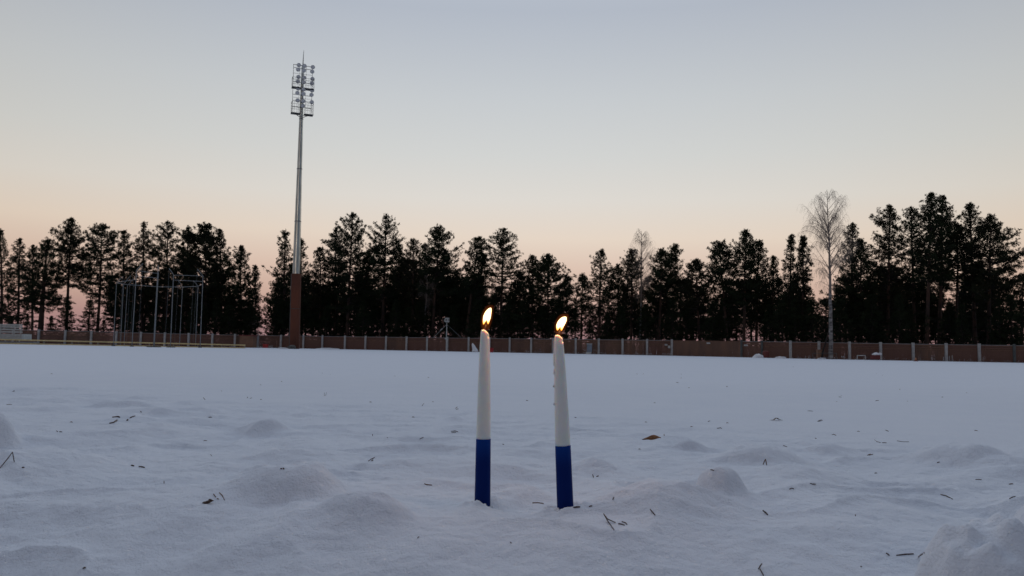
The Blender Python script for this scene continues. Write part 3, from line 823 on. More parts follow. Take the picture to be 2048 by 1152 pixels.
# weather station pole
Yw = fy(893, 2.5); o = farpt(892.5, Yw); R_ = empty('sensor_pole', o, 'white sensor box on a guyed pole rising above the fence', 'sensor pole')
def wp_(x, y, Y=Yw): return pt(x, y, Y) - o
MB().tube([wp_(892.3, 704), wp_(893.6, 645)], .06, 10).build('pole', M['whitep'], R_, True)
c = wp_(894.2, 640); 
hd = empty_box = MB().box(c, (.46, .36, .56), .45).build('sensor_box', M['whitep'], R_)
MB().box(c + Vector((-.10, -.25, .0)), (.12, .10, .26), .45).build('sensor_window', M['dark_steel'], hd)
MB().box(c + Vector((.20, -.17, .03)), (.05, .05, .38), .45).build('sensor_window', M['dark_steel'], hd)
MB().box(wp_(888.8, 641), (.08, .1, .28)).build('sensor_arm', M['whitep'], R_)
MB().tube([wp_(892, 650), wp_(867, 675, Yw + .4)], .017, 5).build('guy_wire', M['whitep'], R_)
MB().tube([wp_(895, 650), wp_(922, 675, Yw + .4)], .017, 5).build('guy_wire', M['pipe'], R_)
MB().tube([wp_(884.6, 657), wp_(881, 660.8)], .055, 8).build('wire_tensioner', M['whitep'], R_, True)
MB().box(wp_(891.2, 677), (.2, .15, .2)).build('junction_box', M['whitep'], R_)

# panel, signs, small things
Y0 = fy(1179, 1.6); o = farpt(1179, Y0); R_ = empty('upright_board', o, 'upright blue grey panel on a pale block at the fence right of the right candle', 'panel')
px_box('panel_face', 1174, 1184, 688.2, 704.6, Y0, .1, M['greyblue'], R_, o)
px_box('panel_frame', 1173.4, 1184.4, 687.2, 688.4, Y0 - .04, .18, M['whitep'], R_, o)
px_box('footing', 1172.6, 1182.5, 704.2, 708.5, Y0 - .1, .5, M['whitep'], R_, o)
def sign(x0, x1, y0, y1, lab):
    Y0 = interp(FZ, (x0 + x1) / 2) - .42
    s_ = px_box('fence_sign', x0, x1, y0, y1, Y0, .22, M['whitep']); tag(s_, lab, 'sign')
sign(1330, 1335, 688.4, 691, 'small pale strip sign on the fence, left of the square one')
sign(1336.6, 1340.6, 691.4, 696.4, 'small white square sign beside the last post before the plain wall')
sign(1414, 1420.5, 685, 687.6, 'small white sign high on the plain brown fence stretch')
sign(1489, 1495.5, 689, 692, 'small white sign on the boards left of the dark green post')
Y0 = fy(1532, 1.2); b = farpt(1532, Y0)
q_ = MB().tube([b - Vector((0, 0, .05)), b + Vector((0, 0, .1)), b + Vector((0, 0, .62)), b + Vector((0, 0, .8))], [.30, .36, .38, .25], 16).build('barrel', M['darkred'], None, True)
tag(q_, 'dull dark red barrel against the fence right of the dark post', 'barrel')
Y0 = fy(1641, 1.4); o = farpt(1641, Y0); R_ = empty('narrow_box', o, 'narrow tan brown box standing at a pale fence post near the birch', 'box')
px_box('box_body', 1636, 1646.3, 700, 718.5, Y0, .5, M['tan'], R_, o); px_box('box_lid', 1635.5, 1646.8, 699.2, 700.4, Y0 - .05, .6, M['tan'], R_, o)
def frame(name, x0, x1, yt, yb, Y0, r, m, lab, cat, mid=False):
    o = farpt((x0 + x1) / 2, Y0); R_ = empty(name, o, lab, cat)
    for xx in (x0, x1):
        MB().tube([farpt(xx, Y0) - o - Vector((0, 0, .1)), pt(xx, yt, Y0) - o], r, 8).build('upright', m, R_, True)
        MB().tube([farpt(xx, Y0) - o + Vector((0, 0, .03)), farpt(xx, Y0) - o + Vector((0, .5, .03))], r, 8).build('foot', m, R_, True)
    MB().tube([pt(x0, yt, Y0) - o, pt(x1, yt, Y0) - o], r, 8).build('top_bar', m, R_, True)
frame('hurdle_frame', 1714.5, 1730.5, 711, 719, fy(1722, 3), .04, M['whitep'], 'small white frame like a hurdle standing in the snow', 'hurdle')
frame('pipe_frame', 1625, 1673, 706.5, 717, fy(1650, 2.2), .022, M['concrete_dark'], 'thin dark grey frame behind the birch foot', 'frame')
Y0 = fy(1707, 3); b = farpt(1707, Y0)
tag(MB().tube([b - Vector((0, 0, .1)), pt(1707.3, 712, Y0)], [.035, .03], 8).build('short_stake', M['tan'], None, True), 'short tan stake left of the white hurdle frame', 'stake')
Y0 = fy(1754, 2); o = farpt(1754, Y0); R_ = empty('red_box', o, 'low dark red box heaped with snow beside a pale post', 'box')
px_box('box_body', 1746.5, 1760.5, 710, 718.5, Y0, .7, M['darkred'], R_, o)
for q, (xx, rr) in enumerate(((1748, .17), (1752.5, .24), (1757.5, .22))):
    p = pt(xx, 709, Y0 + .3) - o; lumpy('snow_cover', p, (rr * 1.3, .3, rr * .8), M['snow_plain'], q + 3, 2, .35, R_)
Y0 = fy(1831.5, 6); o = farpt(1831.5, Y0); R_ = empty('marker_cone', o, 'tiny dull orange marker cone on the snow near the right end', 'cone')
MB().tube([Vector((0, 0, 0)), Vector((0, 0, .06))], [.22, .20], 16).build('cone_base', M['darkred'], R_)
MB().tube([Vector((0, 0, .06)), Vector((0, 0, .34))], [.13, .04], 16).build('cone_body', M['orange'], R_, True)
for q, (xx, yt, lab) in enumerate(((1887, 714, 'short grey stake just left of a pale post at the right'), (1899, 712, 'short grey stake just right of a pale post at the right'), (1904.5, 711, 'short grey stake farther right of the pale post'))):
    Y0 = fy(xx, 2); b = farpt(xx, Y0)
    tag(MB().tube([b - Vector((0, 0, .1)), pt(xx, yt, Y0)], [.05, .045], 8).build('short_stake', M['cap'], None, True), lab, 'stake')

# ------------------------------------------------------------------ trees
def tubes_np(segs, n=4):
    """segs: list of (points, radii) -> V,F quads"""
    Vs, Fs, o = [], [], 0
    for pts, rad in segs:
        pts = np.asarray(pts, float); m = len(pts)
        t = np.gradient(pts, axis=0); t /= np.linalg.norm(t, axis=1)[:, None] + 1e-9
        ref = np.array([1., 0, 0]) if abs(t[0, 0]) < .8 else np.array([0, 1., 0])
        u = ref - t * (t @ ref)[:, None]; u /= np.linalg.norm(u, axis=1)[:, None] + 1e-9
        w = np.cross(t, u)
        a = np.arange(n) * 2 * np.pi / n
        ring = pts[:, None, :] + np.asarray(rad)[:, None, None] * (np.cos(a)[None, :, None] * u[:, None, :] + np.sin(a)[None, :, None] * w[:, None, :])
        Vs.append(ring.reshape(-1, 3))
        i = np.arange(m - 1)[:, None] * n; k = np.arange(n)[None, :]; k2 = (k + 1) % n
        Fs.append((np.stack([i + k, i + k2, i + n + k2, i + n + k], -1) + o).reshape(-1, 4)); o += m * n
    return np.concatenate(Vs), np.concatenate(Fs)

PROF = {
    'cone': lambda t: (1 - t) ** .8 + .07,
    'round': lambda t: (1 - t) ** .98 * (.62 + 1.25 * t) + .04,
    'flat': lambda t: (1 - t) ** .60 * (.50 + 1.0 * t) + .04,
    'column': lambda t: (1 - t) ** .45 * (.85 + .15 * t) + .05,
}
def make_pine(root, H, R, zb, lean, style, dens, seed, mats, r0=None, dead=6):
    """H height, R crown radius, zb crown foot, lean = offset (x, y) of the top"""
    rg = np.random.default_rng(seed)
    pf_ = PROF[style]; pm_ = max(pf_(q / 50) for q in range(50)); prof = lambda t: pf_(t) / pm_
    R = R * 1.26
    m = 14; tt = np.linspace(0, 1, m)
    wig = np.cumsum(rg.normal(0, .012 * H / 10, (m, 2)), 0); wig -= wig[0]; wig -= np.outer(tt, wig[-1])
    TP = np.zeros((m, 3)); TP[:, 0] = lean[0] * tt ** 1.1 + wig[:, 0]; TP[:, 1] = lean[1] * tt + wig[:, 1]; TP[:, 2] = tt * H
    r0 = r0 or .0115 * H + .03
    TR = r0 * (1 - tt) ** .75 + .02; TR[0] *= 1.2
    V, F = tubes_np([(TP - [0, 0, 0], TR)], 8)
    V[:, 2] -= .15 * (V[:, 2] < .01)
    raw_mesh('trunk', V, F, mats[0], root, True, 4)
    def axis_at(z):
        return np.stack([np.interp(z, TP[:, 2], TP[:, 0]), np.interp(z, TP[:, 2], TP[:, 1]), z], -1)
    span = H - zb
    whorl = max(.30, span / 32)
    segs, tuft_p, tuft_d = [], [], []
    z = zb; base_az = 0
    ls = int(rg.integers(0, 9999))
    while z < H - .15:
        t = (z - zb) / span
        L0 = R * prof(t)
        nb = rg.integers(4, 7)
        base_az += rg.uniform(.3, 1.6)
        for j in range(nb):
            az = base_az + 2 * np.pi * j / nb + rg.normal(0, .3)
            L = L0 * rg.uniform(.55, 1.12) * (1 + .52 * float(vnoise(np.array([math.cos(az) * 1.1 + 9]), np.array([math.sin(az) * 1.1 + t * 5.5]), ls)[0])) * (rg.uniform(.4, 1) if rg.random() < .2 else 1)
            L = min(L, R * 1.25)
            el = math.radians(-8 + 62 * t ** 1.6 + rg.normal(0, 9))
            dh = np.array([math.cos(az), math.sin(az), 0])
            s = np.linspace(0, 1, 6)[:, None]
            zz = z + rg.uniform(-.15, .15) * whorl
            P = axis_at(np.array([zz]))[0] + dh * L * s * math.cos(el) + np.array([0, 0, 1]) * (L * s * math.sin(el) - .10 * L * s * (1 - s) * 4 * (1 - t) * .6 + .16 * L * s ** 2.5)
            hd = math.hypot(P[-1, 0] - P[0, 0], P[-1, 1] - P[0, 1]); cap = H - .62 * hd + rg.uniform(-.3, .3)
            if P[-1, 2] > cap: P[:, 2] -= (P[-1, 2] - cap) * s[:, 0] * .8
            segs.append((P, np.linspace(.028 + .011 * L, .008, 6)))
            # secondary sprays, with tufts along them
            ns = max(3, int(L * 3.6))
            side = np.array([-dh[1], dh[0], 0])
            for q in range(ns):
                sp = rg.uniform(.28, 1.0) if t < .8 else rg.uniform(.05, 1)
                pb = np.array([np.interp(sp, s[:, 0], P[:, k]) for k in range(3)])
                sl_ = (.10 + .09 * min(L, 1.3) + .28 * L * (1.1 - sp)) * rg.uniform(.5, 1.15)
                sd = side * rg.choice([-1, 1]) * rg.uniform(.3, 1) + dh * rg.uniform(.3, 1.0) + np.array([0, 0, rg.uniform(-.05, .55) + .7 * max(0, t - .55)])
                sd /= np.linalg.norm(sd)
                if L > 1.2: segs.append((np.stack([pb, pb + sd * sl_ * .5, pb + sd * sl_ + [0, 0, .06 * sl_]]), [.012, .009, .005]))
                nt_ = max(1, int(rg.poisson(max(1.0, sl_ * 9.5) * dens)))
                f = rg.uniform(.15, 1.05, nt_)[:, None]
                tuft_p.append(pb + sd * sl_ * f + rg.normal(0, .11, (nt_, 3))); tuft_d.append(np.tile(sd, (nt_, 1)))
            nt_ = 2 + int(3 * dens)
            tuft_p.append(P[-1] + rg.normal(0, .10, (nt_, 3))); tuft_d.append(np.tile(dh * .6 + [0, 0, .5], (nt_, 1)))
        z += whorl * rg.uniform(.7, 1.3)
    z = zb                                             # thin living limbs below the crown
    while z > max(.28 * zb, .8) and zb > 1.5:
        z -= rg.uniform(.25, .7)
        az = rg.uniform(0, 6.283); L = R * rg.uniform(.35, .95); dh = np.array([math.cos(az), math.sin(az), 0])
        s = np.linspace(0, 1, 6)[:, None]; p0 = axis_at(np.array([max(z, .5)]))[0]
        P = p0 + dh * L * s + np.array([0, 0, 1]) * (.10 * L * s - .55 * L * s ** 2 + .30 * L * s ** 4)
        segs.append((P, np.linspace(.030, .007, 6)))
        k_ = int(rg.poisson(4 + 7 * L * min(dens, 1.0)))
        if k_ and rg.random() < .8:
            f = rg.uniform(.45, 1.05, k_); Q = np.stack([np.interp(f, s[:, 0], P[:, c]) for c in range(3)], 1)
            tuft_p.append(Q + rg.normal(0, 1, (k_, 3)) * [.16, .16, .07]); tuft_d.append(np.tile(dh, (k_, 1)))
    tuft_p.append(axis_at(np.linspace(H - .7, H + .05, 12)) + rg.normal(0, .05, (12, 3))); tuft_d.append(np.tile([0, 0, 1.], (12, 1)))
    for k in range(dead):                                # bare snags under the crown
        z = rg.uniform(.25 * zb + .5, max(zb, 1.2)); az = rg.uniform(0, 6.28); L = rg.uniform(.3, .55) * R
        p0 = axis_at(np.array([z]))[0]; dh = np.array([math.cos(az), math.sin(az), 0])
        s = np.linspace(0, 1, 4)[:, None]
        P = p0 + dh * L * s + np.array([0, 0, 1]) * (-.25 * L * s + .2 * L * s ** 2)
        segs.append((P, np.linspace(.03, .006, 4)))
    V, F = tubes_np(segs, 3)
    raw_mesh('branches', V, F, mats[2], root, False, 4)
    P = np.concatenate(tuft_p); D = np.concatenate(tuft_d)
    nb = 8
    P = np.repeat(P, nb, 0); D = np.repeat(D, nb, 0)
    n = len(P)
    dr = D * .55 + rg.normal(0, .62, (n, 3)) + [0, 0, .32]
    dr /= np.linalg.norm(dr, axis=1)[:, None]
    ln = rg.uniform(.12, .29, n)[:, None]
    wd = rg.uniform(.020, .046, n)[:, None]
    pr = np.cross(dr, rg.normal(0, 1, (n, 3))); pr /= np.linalg.norm(pr, axis=1)[:, None] + 1e-9
    V = np.stack([P - pr * wd * .5, P + pr * wd * .5, P + dr * ln * .6 + pr * wd * .9, P + dr * ln], 1).reshape(-1, 3)
    F = np.arange(n * 4).reshape(-1, 4)
    raw_mesh('crown', V, F, mats[1], root, False, 4)
    return n

PM = [M['trunk'], M['needle'], M['trunk_dark']]; PMb = [M['trunk'], M['needle_b'], M['trunk_dark']]; PD = [M['trunk_dark'], M['needle'], M['trunk_dark']]
TREE_TOTAL = 0
# (foot px, top px, top py, half width px, crown foot py, depth beyond fence, style, density, label)
T = [
 (2, 2, 458, 24, 640, 14, 'round', 1.0, 'pine cut by the left edge of the photo'),
 (34, 40, 478, 25, 615, 18, 'round', .8, 'thin pine second from the left edge, sky showing through its crown'),
 (64, 66, 492, 16, 560, 22, 'round', .7, 'slender half hidden pine left of the thick trunk'),
 (79, 95, 481, 32, 585, 9, 'round', 1.1, 'pine with a thick dark leaning trunk near the left edge'),
 (132, 143, 438, 31, 535, 12, 'round', .95, 'tall pine with the pointed tuft, first high top from the left'),
 (193, 205, 449, 36, 560, 12, 'flat', .85, 'pine with a bare reddish trunk against the pink gap at the left'),
 (245, 248, 463, 28, 640, 15, 'round', 1.1, 'dense pine just left of the throwing cage'),
 (284, 288, 444, 25, 600, 18, 'round', 1.0, 'narrow pine rising above the left poles of the throwing cage'),
 (330, 336, 443, 32, 620, 16, 'flat', .8, 'open flat topped pine above the middle of the throwing cage'),
 (372, 376, 452, 26, 640, 14, 'round', 1.2, 'dark pine above the right side of the throwing cage'),
 (410, 412, 449, 48, 655, 12, 'flat', 1.45, 'broad very dense pine right of the throwing cage'),
 (442, 440, 460, 30, 640, 17, 'round', 1.2, 'dense pine at the right shoulder of the broad clump'),
 (482, 482, 493, 32, 655, 11, 'round', 1.3, 'dense smaller pine above the brown shed'),
 (509, 511, 532, 18, 650, 16, 'cone', 1.0, 'small pointed pine in the dip left of the mast'),
 (566, 570, 463, 46, 655, 10, 'cone', 1.4, 'wide conical pine directly behind the mast, left side'),
 (603, 602, 478, 30, 655, 16, 'cone', 1.2, 'pine whose right half shows past the mast pole'),
 (640, 640, 496, 28, 650, 14, 'round', 1.2, 'lower dense pine right of the mast'),
 (668, 672, 458, 32, 620, 16, 'round', 1.2, 'ragged pine left of the highest centre left top'),
 (693, 706, 427, 42, 620, 9, 'round', 1.25, 'highest pine right of the mast, on a leaning reddish trunk'),
 (735, 738, 505, 26, 640, 17, 'round', 1.2, 'pine filling the notch between the two highest centre left tops'),
 (763, 773, 430, 36, 600, 12, 'round', 1.1, 'tall pine with upswept tufts, second highest right of the mast'),
 (798, 797, 486, 26, 640, 16, 'round', 1.1, 'pine tucked right of the second tall centre left pine'),
 (824, 827, 478, 24, 610, 12, 'round', .75, 'thin see through pine with a bare pointed tip'),
 (850, 850, 488, 20, 640, 18, 'column', .8, 'narrow open pine left of the twin trunked pine'),
 (863, 880, 453, 40, 585, 10, 'round', 1.25, 'pine behind the sensor pole, on a pale reddish leaning trunk'),
 (876, 890, 500, 26, 620, 13, 'round', 1.1, 'second trunk pine close right of the one behind the sensor pole'),
 (914, 914, 545, 24, 650, 16, 'round', 1.1, 'low dark pine in the dip left of the left flame'),
 (929, 957, 475, 34, 590, 11, 'round', 1.25, 'leaning pine above the left candle flame'),
 (944, 968, 510, 28, 620, 15, 'cone', 1.2, 'pine just behind the left candle flame'),
 (1000, 1008, 460, 34, 600, 12, 'flat', .95, 'tiered pine with gaps, first tall top right of the left flame'),
 (1040, 1040, 545, 26, 650, 15, 'round', 1.1, 'low pine between the two candles'),
 (1065, 1065, 512, 28, 640, 14, 'round', 1.15, 'blunt topped pine between the two candles'),
 (1096, 1096, 511, 36, 645, 11, 'round', 1.35, 'dense rounded pine just left of the right flame'),
 (1132, 1134, 553, 24, 650, 15, 'round', 1.1, 'pine sloping down right behind the right flame'),
 (1162, 1165, 549, 24, 650, 18, 'round', .75, 'small feathery pine right of the right flame'),
 (1196, 1203, 501, 33, 630, 13, 'round', .8, 'open pine with sky in its crown, right of the right flame'),
 (1235, 1236, 530, 24, 650, 15, 'round', .95, 'lower pine between two open pines right of the right candle'),
 (1262, 1264, 500, 30, 640, 12, 'round', 1.0, 'pine just left of the far pale birch'),
 (1318, 1324, 500, 34, 600, 12, 'round', 1.35, 'dense pine right of the far pale birch, reddish trunk'),
 (1308, 1352, 491, 30, 620, 15, 'round', 1.2, 'pine whose upswept top leans right of the far pale birch'),
 (1401, 1391, 520, 34, 620, 12, 'round', 1.3, 'round dense pine left of the dip in the right half'),
 (1457, 1437, 484, 32, 600, 12, 'flat', 1.2, 'pine reaching a flat limb out to the left, over a bare trunk'),
 (1488, 1492, 462, 34, 600, 11, 'round', 1.35, 'high pointed pine right of the flat limbed one'),
 (1512, 1519, 481, 28, 640, 15, 'round', 1.15, 'pine making the right shoulder of the pointed clump'),
 (1546, 1547, 513, 22, 650, 16, 'cone', 1.0, 'small spiky pine in the dip left of the dark cone'),
 (1580, 1582, 471, 18, 650, 14, 'column', 1.0, 'slim spiky pine on the left flank of the dark cone'),
 (1606, 1606, 475, 34, 655, 10, 'cone', 1.6, 'very dark conical pine left of the large birch'),
 (1700, 1706, 447, 24, 600, 16, 'round', .7, 'thin pine standing just right of the large birch'),
 (1722, 1722, 480, 32, 640, 12, 'round', 1.2, 'dense pine between the birch and the tall right clump'),
 (1775, 1780, 412, 44, 620, 12, 'round', 1.2, 'first tall pine of the right clump, with a stepped left edge'),
 (1830, 1822, 415, 26, 600, 16, 'flat', .9, 'pine showing a side tuft left of the highest top'),
 (1855, 1862, 388, 36, 560, 9, 'round', 1.15, 'tallest pine of all, on a long reddish trunk at the right'),
 (1878, 1886, 393, 36, 560, 13, 'round', 1.3, 'twin top close right of the tallest pine'),
 (1912, 1916, 450, 32, 580, 16, 'round', 1.15, 'dark pine filling the notch right of the twin top'),
 (1951, 1939, 407, 28, 560, 12, 'round', .85, 'slim airy pine top in the right clump, on a red trunk'),
 (1975, 1981, 432, 50, 600, 10, 'round', 1.35, 'broad pine with limbs reaching right at the end of the clump'),
 (2044, 2046, 548, 26, 650, 12, 'round', 1.1, 'low pine cut by the right edge of the photo'),
]
for k, (fx, tx, ty, hw, cb, off, st, de, lab) in enumerate(T):
    Yt = interp(FZ, fx) + off
    if k < 13: cb = min(cb + 32, 655); de *= 1.3
    b = farpt(fx, Yt); t = pt(tx, ty, Yt)
    H = t.z - b.z; R = hw * Yt / FPX * 1.02; zb = max(.8, pt(fx, cb, Yt).z - b.z)
    root = empty('pine_tree', b, lab, 'pine tree', 'front row of pines behind the fence')
    thick = .42 if 'thick dark' in lab else None
    TREE_TOTAL += make_pine(root, H, R, zb, (t.x - b.x, 0), st, de * .9, 100 + k, PMb if k % 3 == 1 else PM, thick, 9)

# understorey and back rows: a few kinds built once, then copied
def copy_tree(o):
    c = o.copy(); COL.objects.link(c)
    for ch in list(o.children):
        d_ = ch.copy(); COL.objects.link(d_); d_.parent = c
    return c
skyline = [(0, 480), (150, 470), (340, 455), (450, 470), (500, 520), (530, 560), (560, 490), (640, 500), (800, 480), (900, 500), (980, 500), (1040, 540), (1100, 530), (1150, 575), (1250, 540), (1350, 510), (1410, 545), (1490, 490), (1540, 530), (1600, 490), (1640, 560), (1700, 490), (1800, 440), (1990, 450), (2020, 560), (2060, 565)]
protos = []
for k, (H, R, zb, st, de) in enumerate(((10, 1.9, 1.0, 'column', .75), (10, 2.1, 3.2, 'round', .8), (10, 1.6, .6, 'cone', .75), (10, 2.0, 5.0, 'round', .8))):
    root = empty('pine_tree', (0, 0, 0), 'dark pine deep in the wood, hardly told from its neighbours', 'pine tree', 'dark pines filling the wood')
    TREE_TOTAL += make_pine(root, H, R, zb, (0, 0), st, de, 900 + k, PD, None, 6); protos.append([root, False])
rn = random.Random(11)
def place(pi, px, topy, Y, wx=1.0):
    root, used = protos[pi]
    if not used: o = root; protos[pi][1] = True
    else: o = copy_tree(root)
    b = farpt(px, Y); s = (pt(px, topy, Y).z - b.z) / 10.0
    o.location = b; o.scale = (wx * s, wx * s, s); o.rotation_euler = (0, 0, rn.uniform(0, 6.28))
px = 228
while px < 2050:
    if not (1632 < px < 1650 or 2008 < px < 2032 or 1888 < px < 1915 or 1150 < px < 1178 or 1228 < px < 1238 or 1508 < px < 1528 or 520 < px < 540 or 610 < px < 622):
        Y = interp(FZ, px) + rn.uniform(16, 34)
        sk = interp(skyline, px)
        ty = sk + rn.uniform(36, 112) + (25 if px < 520 else 0) + (40 if px > 1700 else 0)
        place(rn.choice((0, 1, 1, 3)), px, ty, Y, rn.uniform(.85, 1.15))
    px += rn.uniform(11, 16) if px > 500 else rn.uniform(17, 28)
# young spruces and low growth just behind the boards
px = 8
spr = []
for (x, ty) in ((130, 600), (176, 600), (205, 640), (20, 640), (52, 628), (100, 632), (240, 636), (262, 615), (300, 630), (322, 640), (350, 610), (385, 600), (405, 615), (430, 598), (455, 610), (478, 600), (500, 612), (548, 610), (562, 600), (625, 628), (652, 612), (680, 630), (725, 602), (745, 620), (790, 600), (815, 615), (838, 605), (905, 612), (955, 600), (985, 590), (1015, 600), (1045, 602), (1085, 612), (1118, 600), (1150, 622), (1180, 640), (1215, 625), (1242, 612), (1290, 608), (1345, 600), (1372, 615), (1425, 605), (1440, 620), (1540, 610), (1565, 590), (1590, 600), (1625, 600), (1680, 600), (1718, 608), (1745, 590), (1800, 590), (1822, 620), (1900, 605), (1925, 610), (2000, 600), (2025, 590), (2045, 600)):
    place(2, x, ty, interp(FZ, x) + rn.uniform(5, 9), rn.uniform(1.1, 1.7))

# ------------------------------------------------------------------ birches
def make_birch(root, H, R, seed, lean=0.0, r0=.22, twigs=1.0, mt=None, fork=None, z0=.22):
    rg = np.random.default_rng(seed)
    m = 18; tt = np.linspace(0, 1, m)
    wig = np.cumsum(rg.normal(0, .035, (m, 2)), 0); wig -= wig[0]; wig -= np.outer(tt, wig[-1])
    TP = np.stack([lean * tt + wig[:, 0], wig[:, 1], tt * H], -1)
    TR = r0 * (1 - tt) ** 1.0 + .02
    V, F = tubes_np([(TP[:8], TR[:8])], 10)
    raw_mesh('trunk', V, F, M['birch'], root, True, 4)
    segs, fine = [(TP[7:], TR[7:])], []
    for k in range(int(70 * twigs)):
        t = rg.uniform(z0, .97); z = t * H; az = rg.uniform(0, 6.283)
        env = math.sin(math.pi * min(max((t - z0 + .04) / (1.06 - z0), 0), 1) ** .8) * (1.15 - .35 * t)
        L = R * env * rg.uniform(.6, 1.1) + .3
        p0 = np.array([np.interp(z, TP[:, 2], TP[:, 0]), np.interp(z, TP[:, 2], TP[:, 1]), z])
        dh = np.array([math.cos(az), math.sin(az), 0]); s = np.linspace(0, 1, 8)[:, None]; el_ = rg.uniform(.85, 1.9)
        P = p0 + dh * L * s ** .9 + np.array([0, 0, 1]) * (el_ * L * s - (.25 + .4 * (el_ < 1.3)) * L * s ** 3)
        if P[-1, 2] > H + .3: P[:, 2] -= (P[-1, 2] - H - .3) * s[:, 0]
        segs.append((P, np.linspace(.014 + .010 * L, .006, 8)))
        for q in range(int(6 + L * 7)):
            f = rg.uniform(.2, 1.0); pb = np.array([np.interp(f, s[:, 0], P[:, c]) for c in range(3)])
            a2 = az + rg.normal(0, .9); l2 = rg.uniform(.35, 1.25)
            d2 = np.array([math.cos(a2), math.sin(a2), 0]); s2 = np.linspace(0, 1, 5)[:, None]
            P2 = pb + d2 * l2 * .55 * s2 ** .8 + np.array([0, 0, 1]) * (l2 * .35 * s2 - l2 * .95 * s2 ** 2.2)
            fine.append((P2, np.linspace(.0055, .0022, 5)))
            for w in range(3):
                f3 = rg.uniform(.3, 1); p3 = np.array([np.interp(f3, s2[:, 0], P2[:, c]) for c in range(3)])
                a3 = rg.uniform(0, 6.28); l3 = rg.uniform(.25, .8)
                P3 = p3 + np.array([[0, 0, 0], [math.cos(a3) * .12, math.sin(a3) * .12, -.25 * l3], [math.cos(a3) * .18, math.sin(a3) * .18, -l3]])
                fine.append((P3, [.0032, .0025, .0015]))
    V, F = tubes_np(segs, 4); raw_mesh('limbs', V, F, mt or M['birch_twig'], root, False, 4)
    V, F = tubes_np(fine, 3); raw_mesh('twigs', V, F, M['birch_twig'], root, False, 4)
Yb = interp(FZ, 1655) - 1.6; b = farpt(1662, Yb)
t = pt(1654, 386, Yb)
root = empty('birch_tree', b, 'large bare birch with white trunk standing before the fence at the right', 'birch tree')
make_birch(root, t.z - b.z, 2.8, 5, t.x - b.x, .22, 1.15, z0=.40)
st_, fr_ = tubes_np([(np.array([[-.9, .3, -.1], [-.75, .3, .8], [-.35, .2, 2.2], [-.02, .1, 3.4]]), [.12, .10, .08, .06])], 8)
raw_mesh('side_stem', st_, fr_, M['trunk_dark'], root, True, 4)
Yb = interp(FZ, 1283) + 11; b = farpt(1281, Yb); t = pt(1283, 462, Yb)
root = empty('birch_tree', b, 'smaller bare pale birch rising behind the pines right of the candles', 'birch tree')
make_birch(root, t.z - b.z, 1.8, 8, t.x - b.x, .15, 1.0, z0=.45)
for (x, ty, sd, lab) in ((849, 482, 21, 'faint bare birch top among the pines left of the sensor pole'), (505, 640, 25, 'small pale bare sapling in the dip left of the mast')):
    Yb = interp(FZ, x) + 9; b = farpt(x, Yb); t = pt(x, ty, Yb)
    root = empty('birch_tree', b, lab, 'birch tree'); H_ = t.z - b.z
    make_birch(root, H_, 1.0 if H_ > 6 else .7, sd, .2, .09 if H_ > 6 else .05, .5, z0=.3)

# ------------------------------------------------------------------ twigs, needles and other litter on the snow
def tw(pts, r, lift=.0006, ends=None):
    """pts = photo pixels with optional height above the snow (m)"""
    P = []
    for q in pts:
        g_ = gpt(q[0], q[1]) if len(q) < 3 else None
        if g_ is None:
            # raised point: same depth as given anchor
            a = gpt(q[3], q[4]); P.append(pt(q[0], q[1], a.y))
        else: P.append(g_ + Vector((0, 0, lift)))
    return P
def litter(name, lab, cat, strokes, r, m, group=None):
    """strokes: list of polylines; the thing's origin is its first point"""
    all_ = [tw(s, r) for s in strokes]
    o = all_[0][0].copy(); B = MB()
    for P in all_:
        if len(P) == 2: P = [P[0], P[0].lerp(P[1], .5) + Vector((0, 0, r * .4)), P[1]]
        n = len(P); rr = [r * (.6 + .4 * math.sin(math.pi * (k + .5) / n)) for k in range(n)]
        B.tube([p - o for p in P], rr, 6)
    q = B.build(name, M[m], None, True); q.location = o
    return tag(q, lab, cat, group)
def up(x, y, ax_, ay_): return (x, y, 1, ax_, ay_)
GN = 'pine litter on the snow'
litter('forked_needles', 'large dark forked pine needle pair right of the right candle base', 'pine needles', [[up(1207, 1027, 1212, 1040), up(1215, 1038, 1217, 1045), (1231, 1046)], [(1237, 1048), (1249, 1051)], [(1244, 1044), (1251, 1046.5), (1254, 1050)], [up(1207, 1027, 1212, 1040), up(1216, 1043, 1217, 1046), (1223, 1053)], [(1223, 1054), (1228, 1061)]], .0008, 'twig', GN)
litter('forked_needles', 'forked pine needle pair standing at the left edge of the snow', 'pine needles', [[up(25, 904, 27, 925), up(14, 919, 18, 928), (-3, 940)], [up(25, 904, 27, 925), (28.5, 925)]], .0009, 'twig', GN)
litter('forked_needles', 'small standing needle fork on the snow lump right of centre', 'pine needles', [[up(1531, 918, 1531, 930), (1526, 930)], [up(1531, 918, 1531, 930), (1533.5, 931)]], .0010, 'twig_pale', GN)
litter('forked_needles', 'needle fork at the bottom edge, right of the candles', 'pine needles', [[up(1524, 1127, 1520, 1136), (1517, 1139)], [(1520, 1139), (1527, 1152)]], .0008, 'twig', GN)
litter('bent_needle', 'short bent needle poking out of the lump right of the right candle', 'pine needles', [[up(1300, 1018, 1303, 1022), (1304, 1024), (1310, 1031)]], .0009, 'twig', GN)
litter('bent_needle', 'dark crooked needle tip poking up right of the round lump', 'pine needles', [[up(1526, 1021, 1530, 1027), (1531, 1026), (1535, 1030)]], .0013, 'twig', GN)
litter('dark_twig', 'long dark twig lying near the lower right corner', 'twig', [[(1793, 1111.5), (1810, 1109.5), (1827, 1108.5)]], .0009, 'twig', GN)
litter('dark_twig', 'short stub twig just left of the long twig in the lower right', 'twig', [[up(1772, 1106, 1774, 1110), (1779, 1112)]], .0009, 'twig', GN)
